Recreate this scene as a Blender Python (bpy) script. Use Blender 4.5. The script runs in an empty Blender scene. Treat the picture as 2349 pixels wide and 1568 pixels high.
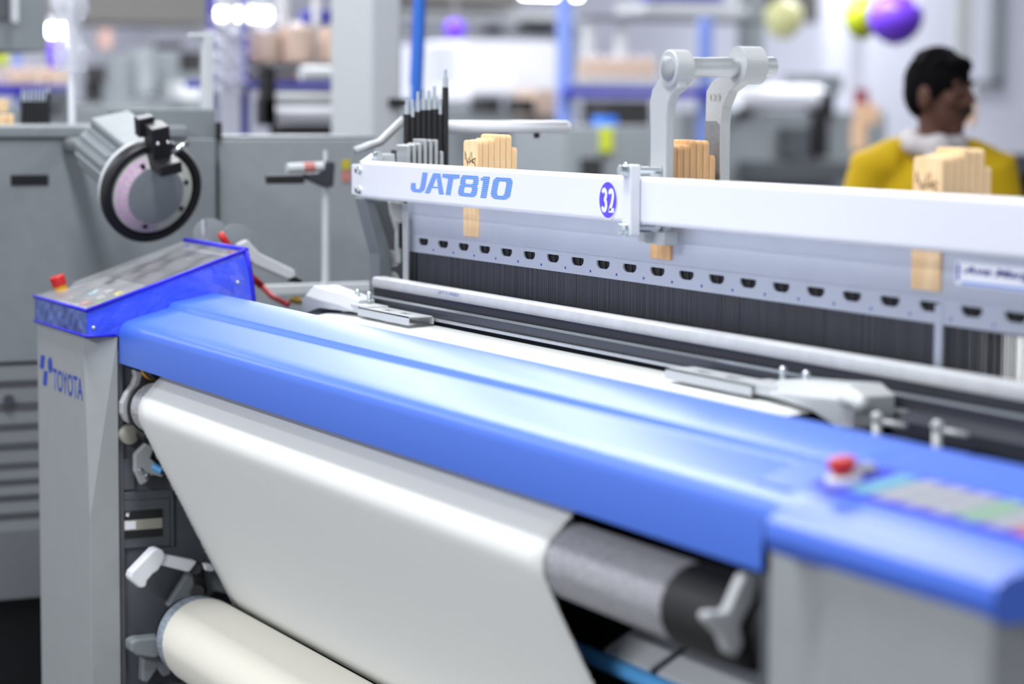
import bpy, bmesh, math, random
from mathutils import Vector, Matrix, geometry
random.seed(7)
C = bpy.context.scene.collection
W, H = 2349, 1568
# ------------------------------------------------------------------ camera
FPX = 85/36*W
CAM = Vector((4.267, -1.311, 1.45))
VPX, VPY, ROLL = -1585., 228., 0.006
_hy = VPY+ROLL*(W/2-VPX); TH = math.atan((H/2-_hy)/FPX)
def _unroll(x, y):
    dx, dy = x-W/2, y-H/2; c, s = math.cos(ROLL), math.sin(ROLL)
    return dx*c+dy*s, -dx*s+dy*c
_u = _unroll(VPX, VPY)
PHI = math.atan2(-_u[0], FPX*math.cos(TH)-_u[1]*math.sin(TH))
FH = Vector((-math.cos(PHI), math.sin(PHI), 0)); RT = Vector((math.sin(PHI), math.cos(PHI), 0)); ZZ = Vector((0, 0, 1))
FW = FH*math.cos(TH)-ZZ*math.sin(TH); UP = FH*math.sin(TH)+ZZ*math.cos(TH)
def ray(x, y):
    a, b = _unroll(x, y); return FW*FPX+RT*a-UP*b
def P(x, y, ax, v):                      # the point of the plane ax = v seen at a place of the photograph
    d = ray(x, y); i = 'XYZ'.index(ax); return CAM+d*((v-CAM[i])/d[i])
def D(x, y, depth):
    return CAM+ray(x, y)*(depth/FPX)
cam = bpy.data.cameras.new('camera'); co = bpy.data.objects.new('camera', cam); C.objects.link(co)
c_, s_ = math.cos(ROLL), math.sin(ROLL)
_r, _up = RT*c_+UP*s_, UP*c_-RT*s_
co.matrix_world = Matrix(((_r.x, _up.x, -FW.x, CAM.x), (_r.y, _up.y, -FW.y, CAM.y), (_r.z, _up.z, -FW.z, CAM.z), (0, 0, 0, 1)))
cam.sensor_width = 36; cam.lens = 85; cam.clip_end = 200
cam.dof.use_dof = True; cam.dof.focus_distance = 3.93; cam.dof.aperture_fstop = 2.4
bpy.context.scene.camera = co
# ------------------------------------------------------------------ materials
def lin(c): 
    return tuple(((v/255)/12.92 if v <= 10 else (((v/255)+.055)/1.055)**2.4) for v in c)
def mat(name, rgb, rough=.5, metal=0, var=0, vscale=30, bump=0, bscale=60, rgb2=None, stretch=None, coat=0, emit=0, alpha=1, trans=0, spec=None, sheen=0):
    m = bpy.data.materials.new(name); m.use_nodes = True; nt = m.node_tree; b = nt.nodes['Principled BSDF']
    L = nt.links.new
    col = lin(rgb)+(1,)
    b.inputs['Base Color'].default_value = col
    b.inputs['Roughness'].default_value = rough; b.inputs['Metallic'].default_value = metal
    b.inputs['Coat Weight'].default_value = coat; b.inputs['Coat Roughness'].default_value = .15
    if spec is not None: b.inputs['Specular IOR Level'].default_value = spec
    if sheen: b.inputs['Sheen Weight'].default_value = sheen
    if emit: b.inputs['Emission Color'].default_value = col; b.inputs['Emission Strength'].default_value = emit
    b.inputs['Alpha'].default_value = alpha; b.inputs['Transmission Weight'].default_value = trans
    tc = nt.nodes.new('ShaderNodeTexCoord'); src = tc.outputs['Object']
    if stretch:
        mp = nt.nodes.new('ShaderNodeMapping'); mp.inputs['Scale'].default_value = stretch; L(src, mp.inputs[0]); src = mp.outputs[0]
    if var or rgb2:
        n = nt.nodes.new('ShaderNodeTexNoise'); n.inputs['Scale'].default_value = vscale; n.inputs['Detail'].default_value = 5; L(src, n.inputs['Vector'])
        r = nt.nodes.new('ShaderNodeValToRGB'); L(n.outputs['Fac'], r.inputs[0])
        lo = lin(rgb2) if rgb2 else tuple(v*(1-var) for v in col[:3]); hi = col[:3] if rgb2 else tuple(min(1, v*(1+var)) for v in col[:3])
        r.color_ramp.elements[0].color = lo+(1,); r.color_ramp.elements[1].color = hi+(1,)
        r.color_ramp.elements[0].position = .35; r.color_ramp.elements[1].position = .65
        L(r.outputs[0], b.inputs['Base Color'])
    if bump:
        n2 = nt.nodes.new('ShaderNodeTexNoise'); n2.inputs['Scale'].default_value = bscale; n2.inputs['Detail'].default_value = 4; L(src, n2.inputs['Vector'])
        bp = nt.nodes.new('ShaderNodeBump'); bp.inputs['Strength'].default_value = bump; bp.inputs['Distance'].default_value = .01; L(n2.outputs['Fac'], bp.inputs['Height']); L(bp.outputs[0], b.inputs['Normal'])
    return m
M = dict(
 grey=mat('grey_paint', (154, 158, 160), .5, var=.02), lgrey=mat('light_grey_paint', (202, 205, 208), .5), mgrey=mat('machine_grey', (128, 134, 138), .55, var=.03), cabgrey=mat('cabinet_grey', (148, 154, 158), .55, var=.03),
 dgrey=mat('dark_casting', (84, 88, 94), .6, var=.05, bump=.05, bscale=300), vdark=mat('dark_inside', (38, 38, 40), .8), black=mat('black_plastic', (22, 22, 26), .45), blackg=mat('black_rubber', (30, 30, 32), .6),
 white=mat('white_paint', (224, 226, 232), .35), blue=mat('blue_shell', (72, 115, 218), .36, spec=.6, bump=.008, bscale=25), bluedk=mat('blue_console', (68, 110, 218), .38, spec=.6),
 cloth=mat('grey_cloth', (238, 240, 237), .9, var=.015, vscale=400, bump=.06, bscale=900, sheen=.2), cream=mat('cream_cloth', (236, 232, 218), .9, bump=.06, bscale=900, sheen=.2), fringe=mat('loose_threads', (225, 224, 216), .9),
 felt=mat('grey_felt', (176, 176, 182), .95, rgb2=(120, 120, 128), vscale=260, bump=.4, bscale=300, sheen=.3), core=mat('paper_core', (168, 180, 190), .7, rgb2=(130, 142, 154), vscale=40, stretch=(1, 6, 6)),
 alu=mat('cast_aluminium', (188, 191, 192), .5, .2, bump=.12, bscale=350), steel=mat('machined_steel', (186, 190, 192), .32, .6, var=.06, vscale=25), chrome=mat('bright_zinc', (215, 222, 226), .15, .95), dsteel=mat('dark_steel', (70, 72, 80), .4, .6),
 rail=mat('heald_rail_grey', (186, 192, 206), .42, .25, var=.02, vscale=12), reed=mat('reed_aluminium', (206, 208, 210), .4, .25, var=.05, vscale=40),
 wires=mat('heald_wire', (92, 94, 100), .5, .3), wood=mat('pale_wood', (246, 216, 172), .6, rgb2=(232, 192, 142), vscale=26, stretch=(6, 6, .6)), woodb=mat('warm_wood', (238, 194, 142), .6, rgb2=(218, 168, 114), vscale=26, stretch=(6, 6, .6)),
 red=mat('red_plastic', (198, 36, 36), .4), yellow=mat('yellow_plastic', (232, 170, 40), .5), logo=mat('blue_lettering', (36, 66, 170), .5), sky=mat('light_blue_lettering', (74, 140, 238), .5), violet=mat('violet_sticker', (92, 70, 226), .45), ink=mat('black_ink', (44, 34, 34), .7), navy=mat('navy_ink', (44, 34, 140), .6), paper=mat('white_sticker', (236, 238, 246), .5),
 vinyl=mat('blue_vinyl', (62, 86, 240), .2, bump=.7, bscale=20, spec=.7), vinyldk=mat('blue_binding', (34, 26, 205), .45), vinylclr=mat('hazy_blue_vinyl', (92, 116, 190), .18, bump=.6, bscale=22, rgb2=(60, 78, 150), vscale=18), clear=mat('clear_vinyl', (205, 205, 208), .12, alpha=.3, bump=.5, bscale=16),
 panel=mat('control_panel', (112, 114, 115), .5), deepgrey=mat('deep_grey', (106, 110, 114), .55), screen=mat('dark_screen', (52, 52, 60), .25), green=mat('green_key', (92, 150, 70), .5), teal=mat('teal_key', (104, 164, 182), .5), keyw=mat('pale_key', (160, 162, 164), .5), keyg=mat('pale_green_key', (136, 170, 138), .5), keyr=mat('salmon_key', (196, 124, 116), .5), keyy=mat('yellow_key', (196, 180, 40), .5),
 brass=mat('brass', (205, 170, 90), .3, .9), hose=mat('red_hose', (160, 30, 34), .4), pipeblue=mat('blue_pipe', (96, 176, 240), .35), strapblue=mat('blue_hose', (46, 112, 214), .4), warp=mat('white_warp', (240, 240, 238), .8, var=.03, vscale=200, stretch=(1, .02, 1)),
 beige=mat('beige_yarn', (206, 182, 166), .9, var=.04), machined=mat('machined_flat', (142, 144, 148), .35, .4, var=.08, vscale=160), rackblue=mat('dark_blue_rack', (48, 46, 160), .4), rackmid=mat('mid_blue_rack', (120, 142, 210), .5), lime=mat('lime_rubber', (178, 190, 34), .35), purple=mat('purple_rubber', (116, 66, 226), .3), paleyel=mat('pale_yellow_rubber', (206, 206, 150), .4),
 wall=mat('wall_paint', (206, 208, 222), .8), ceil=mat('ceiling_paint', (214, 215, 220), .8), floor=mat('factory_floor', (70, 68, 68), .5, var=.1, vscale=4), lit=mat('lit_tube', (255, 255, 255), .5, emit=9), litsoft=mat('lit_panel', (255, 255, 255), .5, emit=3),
 wrap=mat('plastic_wrap', (225, 226, 236), .06, alpha=.45, bump=1.0, bscale=10, spec=.9), skin=mat('backlit_brown_skin', (88, 54, 42), .65), hair=mat('black_hair', (10, 9, 11), .9, spec=.1), shirt=mat('mustard_shirt', (202, 166, 4), .9), scarf=mat('grey_scarf', (196, 190, 192), .9), trousers=mat('dark_trousers', (48, 50, 60), .9), lip=mat('dark_moustache', (28, 20, 18), .8), eye=mat('eye_white', (120, 104, 98), .6),  # skin tone is darkened because the man is backlit
 maroon=mat('maroon_cloth', (140, 60, 74), .9), tan=mat('tan_cloth', (222, 184, 150), .9), orange=mat('orange_cloth', (200, 164, 154), .9), pink=mat('pink_yarn', (222, 140, 214), .8, rgb2=(214, 206, 214), vscale=3, stretch=(1, 1, 1)), drum=mat('pale_drum', (214, 218, 208), .4), duct=mat('grey_duct', (120, 118, 116), .7), plate=mat('plate_silver', (170, 168, 158), .4, .3))
# ------------------------------------------------------------------ mesh helpers
class MB:
    def __init__(s): s.v = []; s.f = []; s.m = []
    def add(s, vs, fs, m=0):
        n = len(s.v); s.v += [tuple(v) for v in vs]; s.f += [tuple(i+n for i in f) for f in fs]; s.m += [m]*len(fs); return s
    def box(s, x0, x1, y0, y1, z0, z1, m=0):
        return s.add([(x, y, z) for x in (x0, x1) for y in (y0, y1) for z in (z0, z1)], [(0, 1, 3, 2), (4, 6, 7, 5), (0, 4, 5, 1), (2, 3, 7, 6), (0, 2, 6, 4), (1, 5, 7, 3)], m)
    def prism(s, poly, ax, a0, a1, m=0):
        i = 'XYZ'.index(ax); n = len(poly)
        def mk(p, a): q = list(p); q.insert(i, a); return tuple(q)
        return s.add([mk(p, a0) for p in poly]+[mk(p, a1) for p in poly], [tuple(range(n))[::-1], tuple(range(n, 2*n))]+[(k, (k+1) % n, n+(k+1) % n, n+k) for k in range(n)], m)
    def pxp(s, pts, ax, v, t, m=0):       # a plate whose outline is given on the plane ax = v, t thick
        i = 'XYZ'.index(ax); poly = []
        for (x, y) in pts:
            q = list(P(x, y, ax, v)); q.pop(i); poly.append(q)
        return s.prism(poly, ax, v, v+t, m)
    def pxb(s, x0, y0, x1, y1, X, dep, m=0, z0=None):   # a box with its front in the plane X, running back from us
        a, b = P(x0, y0, 'X', X), P(x1, y1, 'X', X)
        zb = b.z if z0 is None else z0
        return s.box(X-dep, X, min(a.y, b.y), max(a.y, b.y), min(a.z, zb), max(a.z, zb), m)
    def cyl(s, p0, p1, r0, r1=None, n=20, m=0, cap=True):
        p0, p1 = Vector(p0), Vector(p1); r1 = r0 if r1 is None else r1; d = (p1-p0).normalized()
        a = d.orthogonal().normalized(); b = d.cross(a); vs = []
        for p, r in ((p0, r0), (p1, r1)):
            vs += [p+(a*math.cos(2*math.pi*k/n)+b*math.sin(2*math.pi*k/n))*r for k in range(n)]
        fs = [(k, (k+1) % n, n+(k+1) % n, n+k) for k in range(n)]
        if cap: fs += [tuple(range(n))[::-1], tuple(range(n, 2*n))]
        return s.add(vs, fs, m)
    def lathe(s, o, d, prof, n=32, m=0):  # prof: (distance along d, radius)
        o, d = Vector(o), Vector(d).normalized(); a = d.orthogonal().normalized(); b = d.cross(a); vs = []; fs = []
        for (t, r) in prof:
            vs += [o+d*t+(a*math.cos(2*math.pi*k/n)+b*math.sin(2*math.pi*k/n))*r for k in range(n)]
        for j in range(len(prof)-1):
            fs += [(j*n+k, j*n+(k+1) % n, (j+1)*n+(k+1) % n, (j+1)*n+k) for k in range(n)]
        fs += [tuple(range(n))[::-1], tuple(range((len(prof)-1)*n, len(prof)*n))]
        return s.add(vs, fs, m)
    def tube(s, pts, r, n=10, m=0):
        pts = [Vector(p) for p in pts]; vs = []; fs = []; a = None
        for i, p in enumerate(pts):
            d = (pts[min(i+1, len(pts)-1)]-pts[max(i-1, 0)]).normalized()
            a = d.orthogonal().normalized() if a is None else (a-d*a.dot(d)).normalized(); b = d.cross(a)
            rr = r[i] if isinstance(r, (list, tuple)) else r
            vs += [p+(a*math.cos(2*math.pi*k/n)+b*math.sin(2*math.pi*k/n))*rr for k in range(n)]
        for j in range(len(pts)-1):
            fs += [(j*n+k, j*n+(k+1) % n, (j+1)*n+(k+1) % n, (j+1)*n+k) for k in range(n)]
        fs += [tuple(range(n))[::-1], tuple(range((len(pts)-1)*n, len(pts)*n))]
        return s.add(vs, fs, m)
    def ball(s, c, r, sc=(1, 1, 1), n=16, m=0, rot=None):
        c = Vector(c); vs = []; fs = []; h = n//2
        for i in range(h+1):
            t = math.pi*i/h
            for k in range(n):
                v = Vector((math.sin(t)*math.cos(2*math.pi*k/n)*sc[0], math.sin(t)*math.sin(2*math.pi*k/n)*sc[1], math.cos(t)*sc[2]))*r
                vs.append(c+(rot @ v if rot else v))
        for i in range(h):
            fs += [(i*n+k, i*n+(k+1) % n, (i+1)*n+(k+1) % n, (i+1)*n+k) for k in range(n)]
        return s.add(vs, fs, m)
    def hexbolt(s, p, d, r, h, m=0):      # washer, hexagonal head
        p, d = Vector(p), Vector(d).normalized()
        s.cyl(p, p+d*h*.3, r*1.35, n=16, m=m); return s.cyl(p+d*h*.3, p+d*h*1.3, r, n=6, m=m)
def ob(name, mb, ms, parent=None, bev=0, smooth=False, label=None, kind=None, seg=2, fix=True):
    me = bpy.data.meshes.new(name); me.from_pydata(mb.v, [], mb.f)
    for p, mi in zip(me.polygons, mb.m): p.material_index = mi
    if fix:
        b = bmesh.new(); b.from_mesh(me); bmesh.ops.remove_doubles(b, verts=b.verts, dist=1e-6); bmesh.ops.recalc_face_normals(b, faces=b.faces); b.to_mesh(me); b.free()
    for m in (ms if isinstance(ms, (list, tuple)) else [ms]): me.materials.append(M[m] if isinstance(m, str) else m)
    o = bpy.data.objects.new(name, me); C.objects.link(o)
    if smooth:
        for p in me.polygons: p.use_smooth = True
        e = o.modifiers.new('edges', 'EDGE_SPLIT') if smooth == 'e' else None
        if e: e.split_angle = math.radians(38)
    if bev:
        bm_ = o.modifiers.new('bevel', 'BEVEL'); bm_.width = bev; bm_.segments = seg; bm_.limit_method = 'ANGLE'; bm_.angle_limit = math.radians(35)
        bm_.harden_normals = False
    if parent is not None:
        o.parent = parent
        if parent.type == 'EMPTY': o.matrix_parent_inverse = Matrix.Translation(-parent.location)
    if label: o['label'] = label
    if kind: o['kind'] = kind
    return o
def thing(name, label, cat, loc=(0, 0, 0), group=None):
    o = bpy.data.objects.new(name, None); C.objects.link(o); o.location = loc; o.empty_display_size = .05
    o['label'] = label; o['category'] = cat
    if group: o['group'] = group
    return o
def tag(o, label, cat, group=None, kind=None):
    o['label'] = label; o['category'] = cat
    if group: o['group'] = group
    if kind: o['kind'] = kind
    return o
def struct(name, mb, ms, **k):
    return ob(name, mb, ms, kind='structure', **k)
def shared(src, parent, off=(0, 0, 0), mi=None, label=None):      # another object with the same mesh
    o = src.copy(); C.objects.link(o); o.parent = parent
    o.matrix_parent_inverse = Matrix.Identity(4); o.location = Vector(src.location)+Vector(off)
    if parent.type == 'EMPTY': o.matrix_parent_inverse = Matrix.Translation(-parent.location)
    return o
def text(name, s, o, u, v, width, height, m, parent, bold=0, th=.0004, shear=0):
    """lettering s in the box spanned by unit vectors u, v from corner o"""
    cu = bpy.data.curves.new(name, 'FONT'); cu.body = s; cu.size = 1; cu.offset = bold; cu.shear = shear; cu.resolution_u = 4
    t = bpy.data.objects.new(name, cu); C.objects.link(t); bpy.context.view_layer.update()
    me = bpy.data.meshes.new_from_object(t.evaluated_get(bpy.context.evaluated_depsgraph_get())); bpy.data.objects.remove(t); bpy.data.curves.remove(cu)
    xs = [q.co.x for q in me.vertices]; ys = [q.co.y for q in me.vertices]; u, v = Vector(u), Vector(v); n = u.cross(v).normalized()
    x0, x1, y0, y1 = min(xs), max(xs), min(ys), max(ys)
    for q in me.vertices:
        q.co = Vector(o)+u*((q.co.x-x0)/(x1-x0)*width)+v*((q.co.y-y0)/(y1-y0)*height)+n*th
    me.materials.clear(); me.materials.append(M[m])
    ob_ = bpy.data.objects.new(name, me); C.objects.link(ob_); ob_.parent = parent
    if parent.type == 'EMPTY': ob_.matrix_parent_inverse = Matrix.Translation(-parent.location)
    return ob_
def rrect(x0, x1, y0, y1, r, n=5):
    pts = []
    for cx, cy, a0 in ((x1-r, y1-r, 0), (x0+r, y1-r, 90), (x0+r, y0+r, 180), (x1-r, y0+r, 270)):
        pts += [(cx+r*math.cos(math.radians(a0+90*k/n)), cy+r*math.sin(math.radians(a0+90*k/n))) for k in range(n+1)]
    return pts
# ================================================================== the loom
loom = thing('air_jet_loom', 'nearest loom, with white lettered top beam, blue front cover and cloth on its roller', 'loom', (1.1, .5, 0))
def part(name, mb, ms, bev=0, smooth=False, **k): return ob(name, mb, ms, loom, bev, smooth, **k)
# ---- columns at the two ends
mb = MB()
vs = [(-.345, -.057, 0), (-.345, -.057, 1.027), (0, -.057, 0), (0, -.057, .69), (-.03, -.057, 1.027), (.004, -.003, 0), (.004, -.003, 1.027), (-.345, .24, 0), (-.345, .24, 1.027), (-.03, .24, 0), (-.03, .24, 1.027), (-.03, -.003, 0), (-.03, -.003, 1.027)]
mb.add(vs, [(0, 2, 3, 4, 1), (3, 6, 4), (2, 5, 6, 3), (0, 1, 8, 7), (5, 11, 12, 6), (11, 9, 10, 12), (7, 8, 10, 9), (1, 4, 6, 12, 10, 8), (0, 7, 9, 11, 5, 2)])
col = part('end_column', mb, 'grey', bev=.0015)
pa, pb = P(122, 893, 'Y', -.057), P(190, 913, 'Y', -.057); pt = P(122, 843, 'Y', -.057)
text('lettering', 'TOYOTA', (pa.x, -.057, pa.z), (1, 0, 0), (0, 0, 1), pb.x-pa.x, pt.z-pa.z, 'logo', col, bold=.015)
mb = MB(); z4 = lambda x, y: (60+x/3.3557, 520+y/3.3557)
mb.pxp([z4(112, 984), z4(145, 991), z4(136, 1093), z4(104, 1086)], 'Y', -.0574, .0004)
mb.pxp([z4(135, 1105), z4(166, 1113), z4(158, 1224), z4(128, 1216)], 'Y', -.0574, .0004)
mb.pxp([z4(184+18*math.cos(a*.2618), 1063+62*math.sin(a*.2618)+6*math.cos(a*.2618)) for a in range(24)], 'Y', -.0574, .0004)
ob('emblem', mb, 'logo', col)
mb = MB().prism([(2.215, .0), (2.405, -.057), (2.637, -.057), (2.645, -.05), (2.645, .24), (2.215, .24)], 'Z', 0, 1.03)
part('end_column', mb, 'grey', bev=.0015)
mb = MB().cyl(P(2318, 1392, 'X', 2.646), P(2318, 1392, 'X', 2.646)+Vector((.006, 0, 0)), .009)
ob('screw_cap', mb, 'black', loom.children[-1])
# ---- blue front cover
prof = [(0, .979), (0, 1.034), (.002, 1.043), (.007, 1.0505), (.016, 1.056), (.03, 1.0605), (.088, 1.0755), (.093, 1.0765), (.0955, 1.0785), (.0985, 1.0845), (.102, 1.0868), (.178, 1.1015), (.186, 1.1015), (.19, 1.098), (.19, 1.045), (.183, 1.045), (.18, 1.09), (.1, 1.074), (.03, 1.05), (.008, 1.03), (.008, .979)]
mb = MB().prism(prof, 'X', .0045, 2.214)
cover = part('front_cover', mb, 'blue', smooth='e')
# ---- operation console on the right
prof = [(0, 1.0), (0, 1.034), (.002, 1.043), (.007, 1.0505), (.016, 1.056), (.03, 1.0625), (.088, 1.083), (.178, 1.1015), (.186, 1.1015), (.19, 1.098), (.19, 1.0)]
mb0 = MB().prism(prof, 'X', 2.2145, 2.31).prism([(.028, 1.01), (.03, 1.0628), (.088, 1.083), (.178, 1.1017), (.186, 1.1017), (.1905, 1.098), (.1905, 1.01)], 'X', 2.14, 2.2145)
prof = [(-.052, 1.02), (-.061, 1.027), (-.065, 1.04), (-.061, 1.053), (-.05, 1.06), (-.03, 1.064), (.088, 1.083), (.178, 1.1015), (.186, 1.1015), (.19, 1.098), (.19, 1.02)]
mb = mb0.prism(prof, 'X', 2.303, 2.662)
cons = part('operation_console', mb, 'bluedk', bev=.006, seg=3)
def DK(x, y, lift=0):                      # on the console deck
    n = Vector((0, -.158, 1)).normalized(); p0 = Vector((0, .03, 1.0737)); d = ray(x, y); return CAM+d*((p0-CAM).dot(n)/d.dot(n))+n*lift
NK = Vector((0, -.158, 1)).normalized()
a_ = DK(1930, 1112)
ya, yb = (DK(1855, 1110).y+DK(2280, 1229).y)/2, (DK(2026, 1074).y+DK(2349, 1157).y)/2
b0 = DK(1937, 1110)
def key(x0, x1, m, name, y0=ya+.008, y1=yb-.008, h=.004):
    mb = MB().prism([(y0, 1.0737+.158*(y0-.03)), (y1, 1.0737+.158*(y1-.03)), (y1, 1.0737+.158*(y1-.03)+h), (y0, 1.0737+.158*(y0-.03)+h)], 'X', x0, x1); return ob(name, mb, m, cons, .001)
key(DK(1862, 1112).x, 2.64, 'vinyldk', 'key_strip', ya, yb, .0022)
xk = DK(1990, 1115).x
for m in ('teal', 'keyw', 'keyw', 'keyw', 'keyg', 'keyw', 'keyr'):
    key(xk, xk+.036, m, 'push_key'); xk += .043
ob('button_base', MB().lathe(b0-NK*.003, NK, [(0, .0185), (.011, .0185), (.013, .016)]), 'white', cons, smooth='e', label='white round button base')
ob('stop_button', MB().lathe(b0+NK*.011, NK, [(0, .010), (.003, .010), (.005, .0145), (.012, .015), (.016, .012), (.017, .007)]), 'red', cons, smooth='e', label='red mushroom stop button')
ob('round_button', MB().lathe(DK(1990, 1092), NK, [(0, .011), (.010, .011), (.013, .008)]), 'keyw', cons, smooth='e')
# ---- control box under the dust cover, left
BT = lambda y, dz=0: 1.078+(y+.057)*.337+dz
xl, xr = -.34, -.004
mb = MB().prism([(-.05, 1.028), (-.05, BT(-.05, -.008)), (.24, BT(.24, -.008)), (.245, 1.028)], 'X', xl, xr-.006)
box = part('control_box', mb, 'panel', bev=.003)
def onbox(x, y):
    n = Vector((0, -.337, 1)).normalized(); p0 = Vector((0, 0, BT(0, -.008))); d = ray(x, y); return CAM+d*((p0-CAM).dot(n)/d.dot(n))
NB = Vector((0, -.337, 1)).normalized()
def bkey(x0, x1, y0, y1, m, name, h=.002):
    ob(name, MB().prism([(y0, BT(y0, -.009)), (y1, BT(y1, -.009)), (y1, BT(y1, -.008+h)), (y0, BT(y0, -.008+h))], 'X', x0, x1), m, box)
bkey(-.31, -.04, .075, .225, 'screen', 'display', .0008)
for k, (m, x, y) in enumerate((('keyr', -.13, -.035), ('green', -.085, -.02), ('keyr', -.06, -.03), ('teal', -.2, .0), ('keyy', -.1, .02), ('keyw', -.16, .02), ('black', -.27, .07), ('black', -.25, .05))):
    bkey(x, x+.03, y, y+.014, m, 'push_key')
eb = onbox(142, 668)
ob('button_collar', MB().lathe(eb, NB, [(0, .013), (.013, .013)], 24), 'yellow', box, smooth='e')
ob('emergency_button', MB().lathe(eb+NB*.012, NB, [(0, .0125), (.001, .0145), (.018, .0148), (.0195, .0135), (.02, .01)], 24), 'red', box, smooth='e')
# ---- left side frame and what is bolted on it
mb = MB().box(-.028, -.006, .004, 1.15, .25, 1.0)
mb.box(-.028, .0, -.001, .009, .25, 1.0).box(-.028, -.001, .009, .105, .722, .738).box(-.028, -.001, .006, .098, .632, .722)
mb.box(-.028, -.002, .098, .106, .63, 1.0).box(-.028, -.001, .006, .03, .742, .80).box(-.028, -.001, .106, .4, .25, .262).box(-.028, -.001, .009, .2, .36, .372)
fr = part('side_frame', mb, 'dgrey', bev=.002)
mb = MB().box(-.001, .0006, .008, .081, .686, .703, 0).box(-.001, .0006, .008, .081, .667, .686, 1).box(-.001, .0006, .008, .081, .652, .667, 0).box(-.001, .0009, .009, .03, .669, .684, 2)
mb.pxp([(288, 1183), (291, 1174), (294, 1180), (297, 1173), (295, 1185)], 'X', .0006, .0004, 2)
ob('name_plate', mb, ['black', 'plate', 'paper'], fr, label='black and silver name plate')
mb = MB().box(2.2, 2.214, .0, 1.15, .2, 1.03)
part('side_frame', mb, 'dgrey')
# body under and behind
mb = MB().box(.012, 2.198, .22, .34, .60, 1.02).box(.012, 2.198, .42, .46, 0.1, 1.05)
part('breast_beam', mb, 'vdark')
mb = MB().box(-.02, 2.2, .98, 1.06, .3, .95).box(-.02, 2.2, .36, .42, .1, .25)
part('cross_beam', mb, 'dgrey')
mb = MB().box(.0, 2.21, .42, 1.1, 0, .06).box(-.03, .3, .45, 1.15, .05, .3)
part('base', mb, 'vdark')
# ---- take-up roller
RC = (.049, .9); RR = .0465
fe = part('take_up_roller', MB().cyl((.062, *RC), (1.99, *RC), RR, n=48), 'felt', smooth='e', label='grey felt covered take-up roller')
ob('end_collar', MB().lathe((.035, *RC), (1, 0, 0), [(0, .03), (.006, .047), (.02, .05), (.027, .05), (.0275, .046)], 40), 'blackg', fe, smooth='e')
ob('end_collar', MB().lathe((1.9905, *RC), (1, 0, 0), [(0, .044), (.002, .049), (.1, .049), (.14, .046), (.15, .035)], 40), 'blackg', fe, smooth='e')
ob('end_collar', MB().lathe((2.141, RC[0]+.01, RC[1]), (1, 0, 0), [(0, .04), (.04, .04), (.045, .03)], 32), 'black', fe, smooth='e')
gr = part('guide_roller', MB().cyl((.06, .05, .976), (.108, .05, .976), .024, n=32), 'black', smooth='e')
ob('roller_ring', MB().lathe((.05, .05, .976), (1, 0, 0), [(0, .0245), (.004, .0262), (.01, .0245)], 32), 'yellow', gr, smooth='e')
a = MB().pxp([(300, 846), (322, 850), (313, 884), (299, 908), (291, 925), (288, 945), (292, 970), (281, 963), (272, 945), (272, 922), (282, 900), (297, 880), (303, 862)], 'X', .012, .02)
part('roller_bracket', a, 'alu', bev=.003)
a = MB().pxp([(1690, 1308), (1728, 1312), (1712, 1375), (1682, 1425), (1690, 1470), (1672, 1502), (1650, 1490), (1634, 1452), (1597, 1414), (1602, 1398), (1650, 1396), (1672, 1345)], 'X', 2.145, .016)
part('roller_bracket', a, 'alu', bev=.004)
part('nut', MB().lathe(P(293, 995, 'X', .005), (1, 0, 0), [(0, .018), (.012, .018), (.014, .014)], 20), 'plate', smooth='e')
sp = MB()
for k in range(5): sp.lathe((.0+.012*k, .042, .848), (1, 0, 0), [(0, .012), (.004, .016), (.008, .016), (.011, .012)], 16)
part('bellows', sp, 'black', smooth='e')
a = MB().pxp([(303, 1040), (312, 1030), (333, 1008), (350, 1016), (345, 1035), (340, 1048), (352, 1058), (370, 1072), (368, 1092), (345, 1086), (330, 1104), (318, 1110), (303, 1078)], 'X', .004, .016)
part('selvage_lever', a, 'alu', bev=.003)
ob('lever_tip', MB().cyl(P(352, 1069, 'X', .018), P(372, 1080, 'X', .03), .007, n=14), 'pipeblue', loom.children[-1])
for q in ((322, 1080), (338, 1092)): ob('bolt', MB().hexbolt(P(*q, 'X', .02), (1, 0, 0), .0045, .005), 'chrome', loom.children[-1])
# ---- lock of the cloth roll
lk = part('roll_lock_bracket', MB().pxp([(376, 1384), (424, 1306), (440, 1286), (470, 1296), (486, 1300), (500, 1330), (520, 1360), (486, 1352), (468, 1374), (440, 1372), (400, 1378), (385, 1392)], 'X', .012, .02).pxp([(286, 1463), (300, 1456), (386, 1448), (392, 1478), (340, 1500), (300, 1494), (286, 1484)], 'X', .006, .04).pxp([(318, 1496), (384, 1484), (384, 1540), (366, 1546), (352, 1528), (330, 1560), (316, 1556)], 'X', .0, .026), 'mgrey', bev=.004)
h = MB()
h.pxp([(286, 1318), (290, 1306), (340, 1254), (350, 1250), (362, 1255), (368, 1264), (367, 1276), (352, 1302), (340, 1310), (327, 1326), (325, 1338), (316, 1342), (308, 1341), (290, 1326)], 'X', .04, .03)
h.pxp([(360, 1264), (438, 1280), (446, 1284), (428, 1308), (420, 1307), (360, 1292), (346, 1300)], 'X', .045, .02)
h.pxp([(460, 1289), (476, 1288), (490, 1300), (480, 1308), (462, 1304)], 'X', .045, .02)
ob('lock_handle', h, 'white', lk, .007, seg=3, label='white grip handle')
h = MB().cyl(P(449, 1303, 'X', .033), P(449, 1303, 'X', .058), .0125, n=20).cyl(P(453, 1357, 'X', .03), P(453, 1357, 'X', .052), .0145, n=20).pxp([(440, 1305), (462, 1300), (470, 1355), (445, 1358)], 'X', .033, .014)
ob('lock_link', h, 'black', lk, .002)
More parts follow.
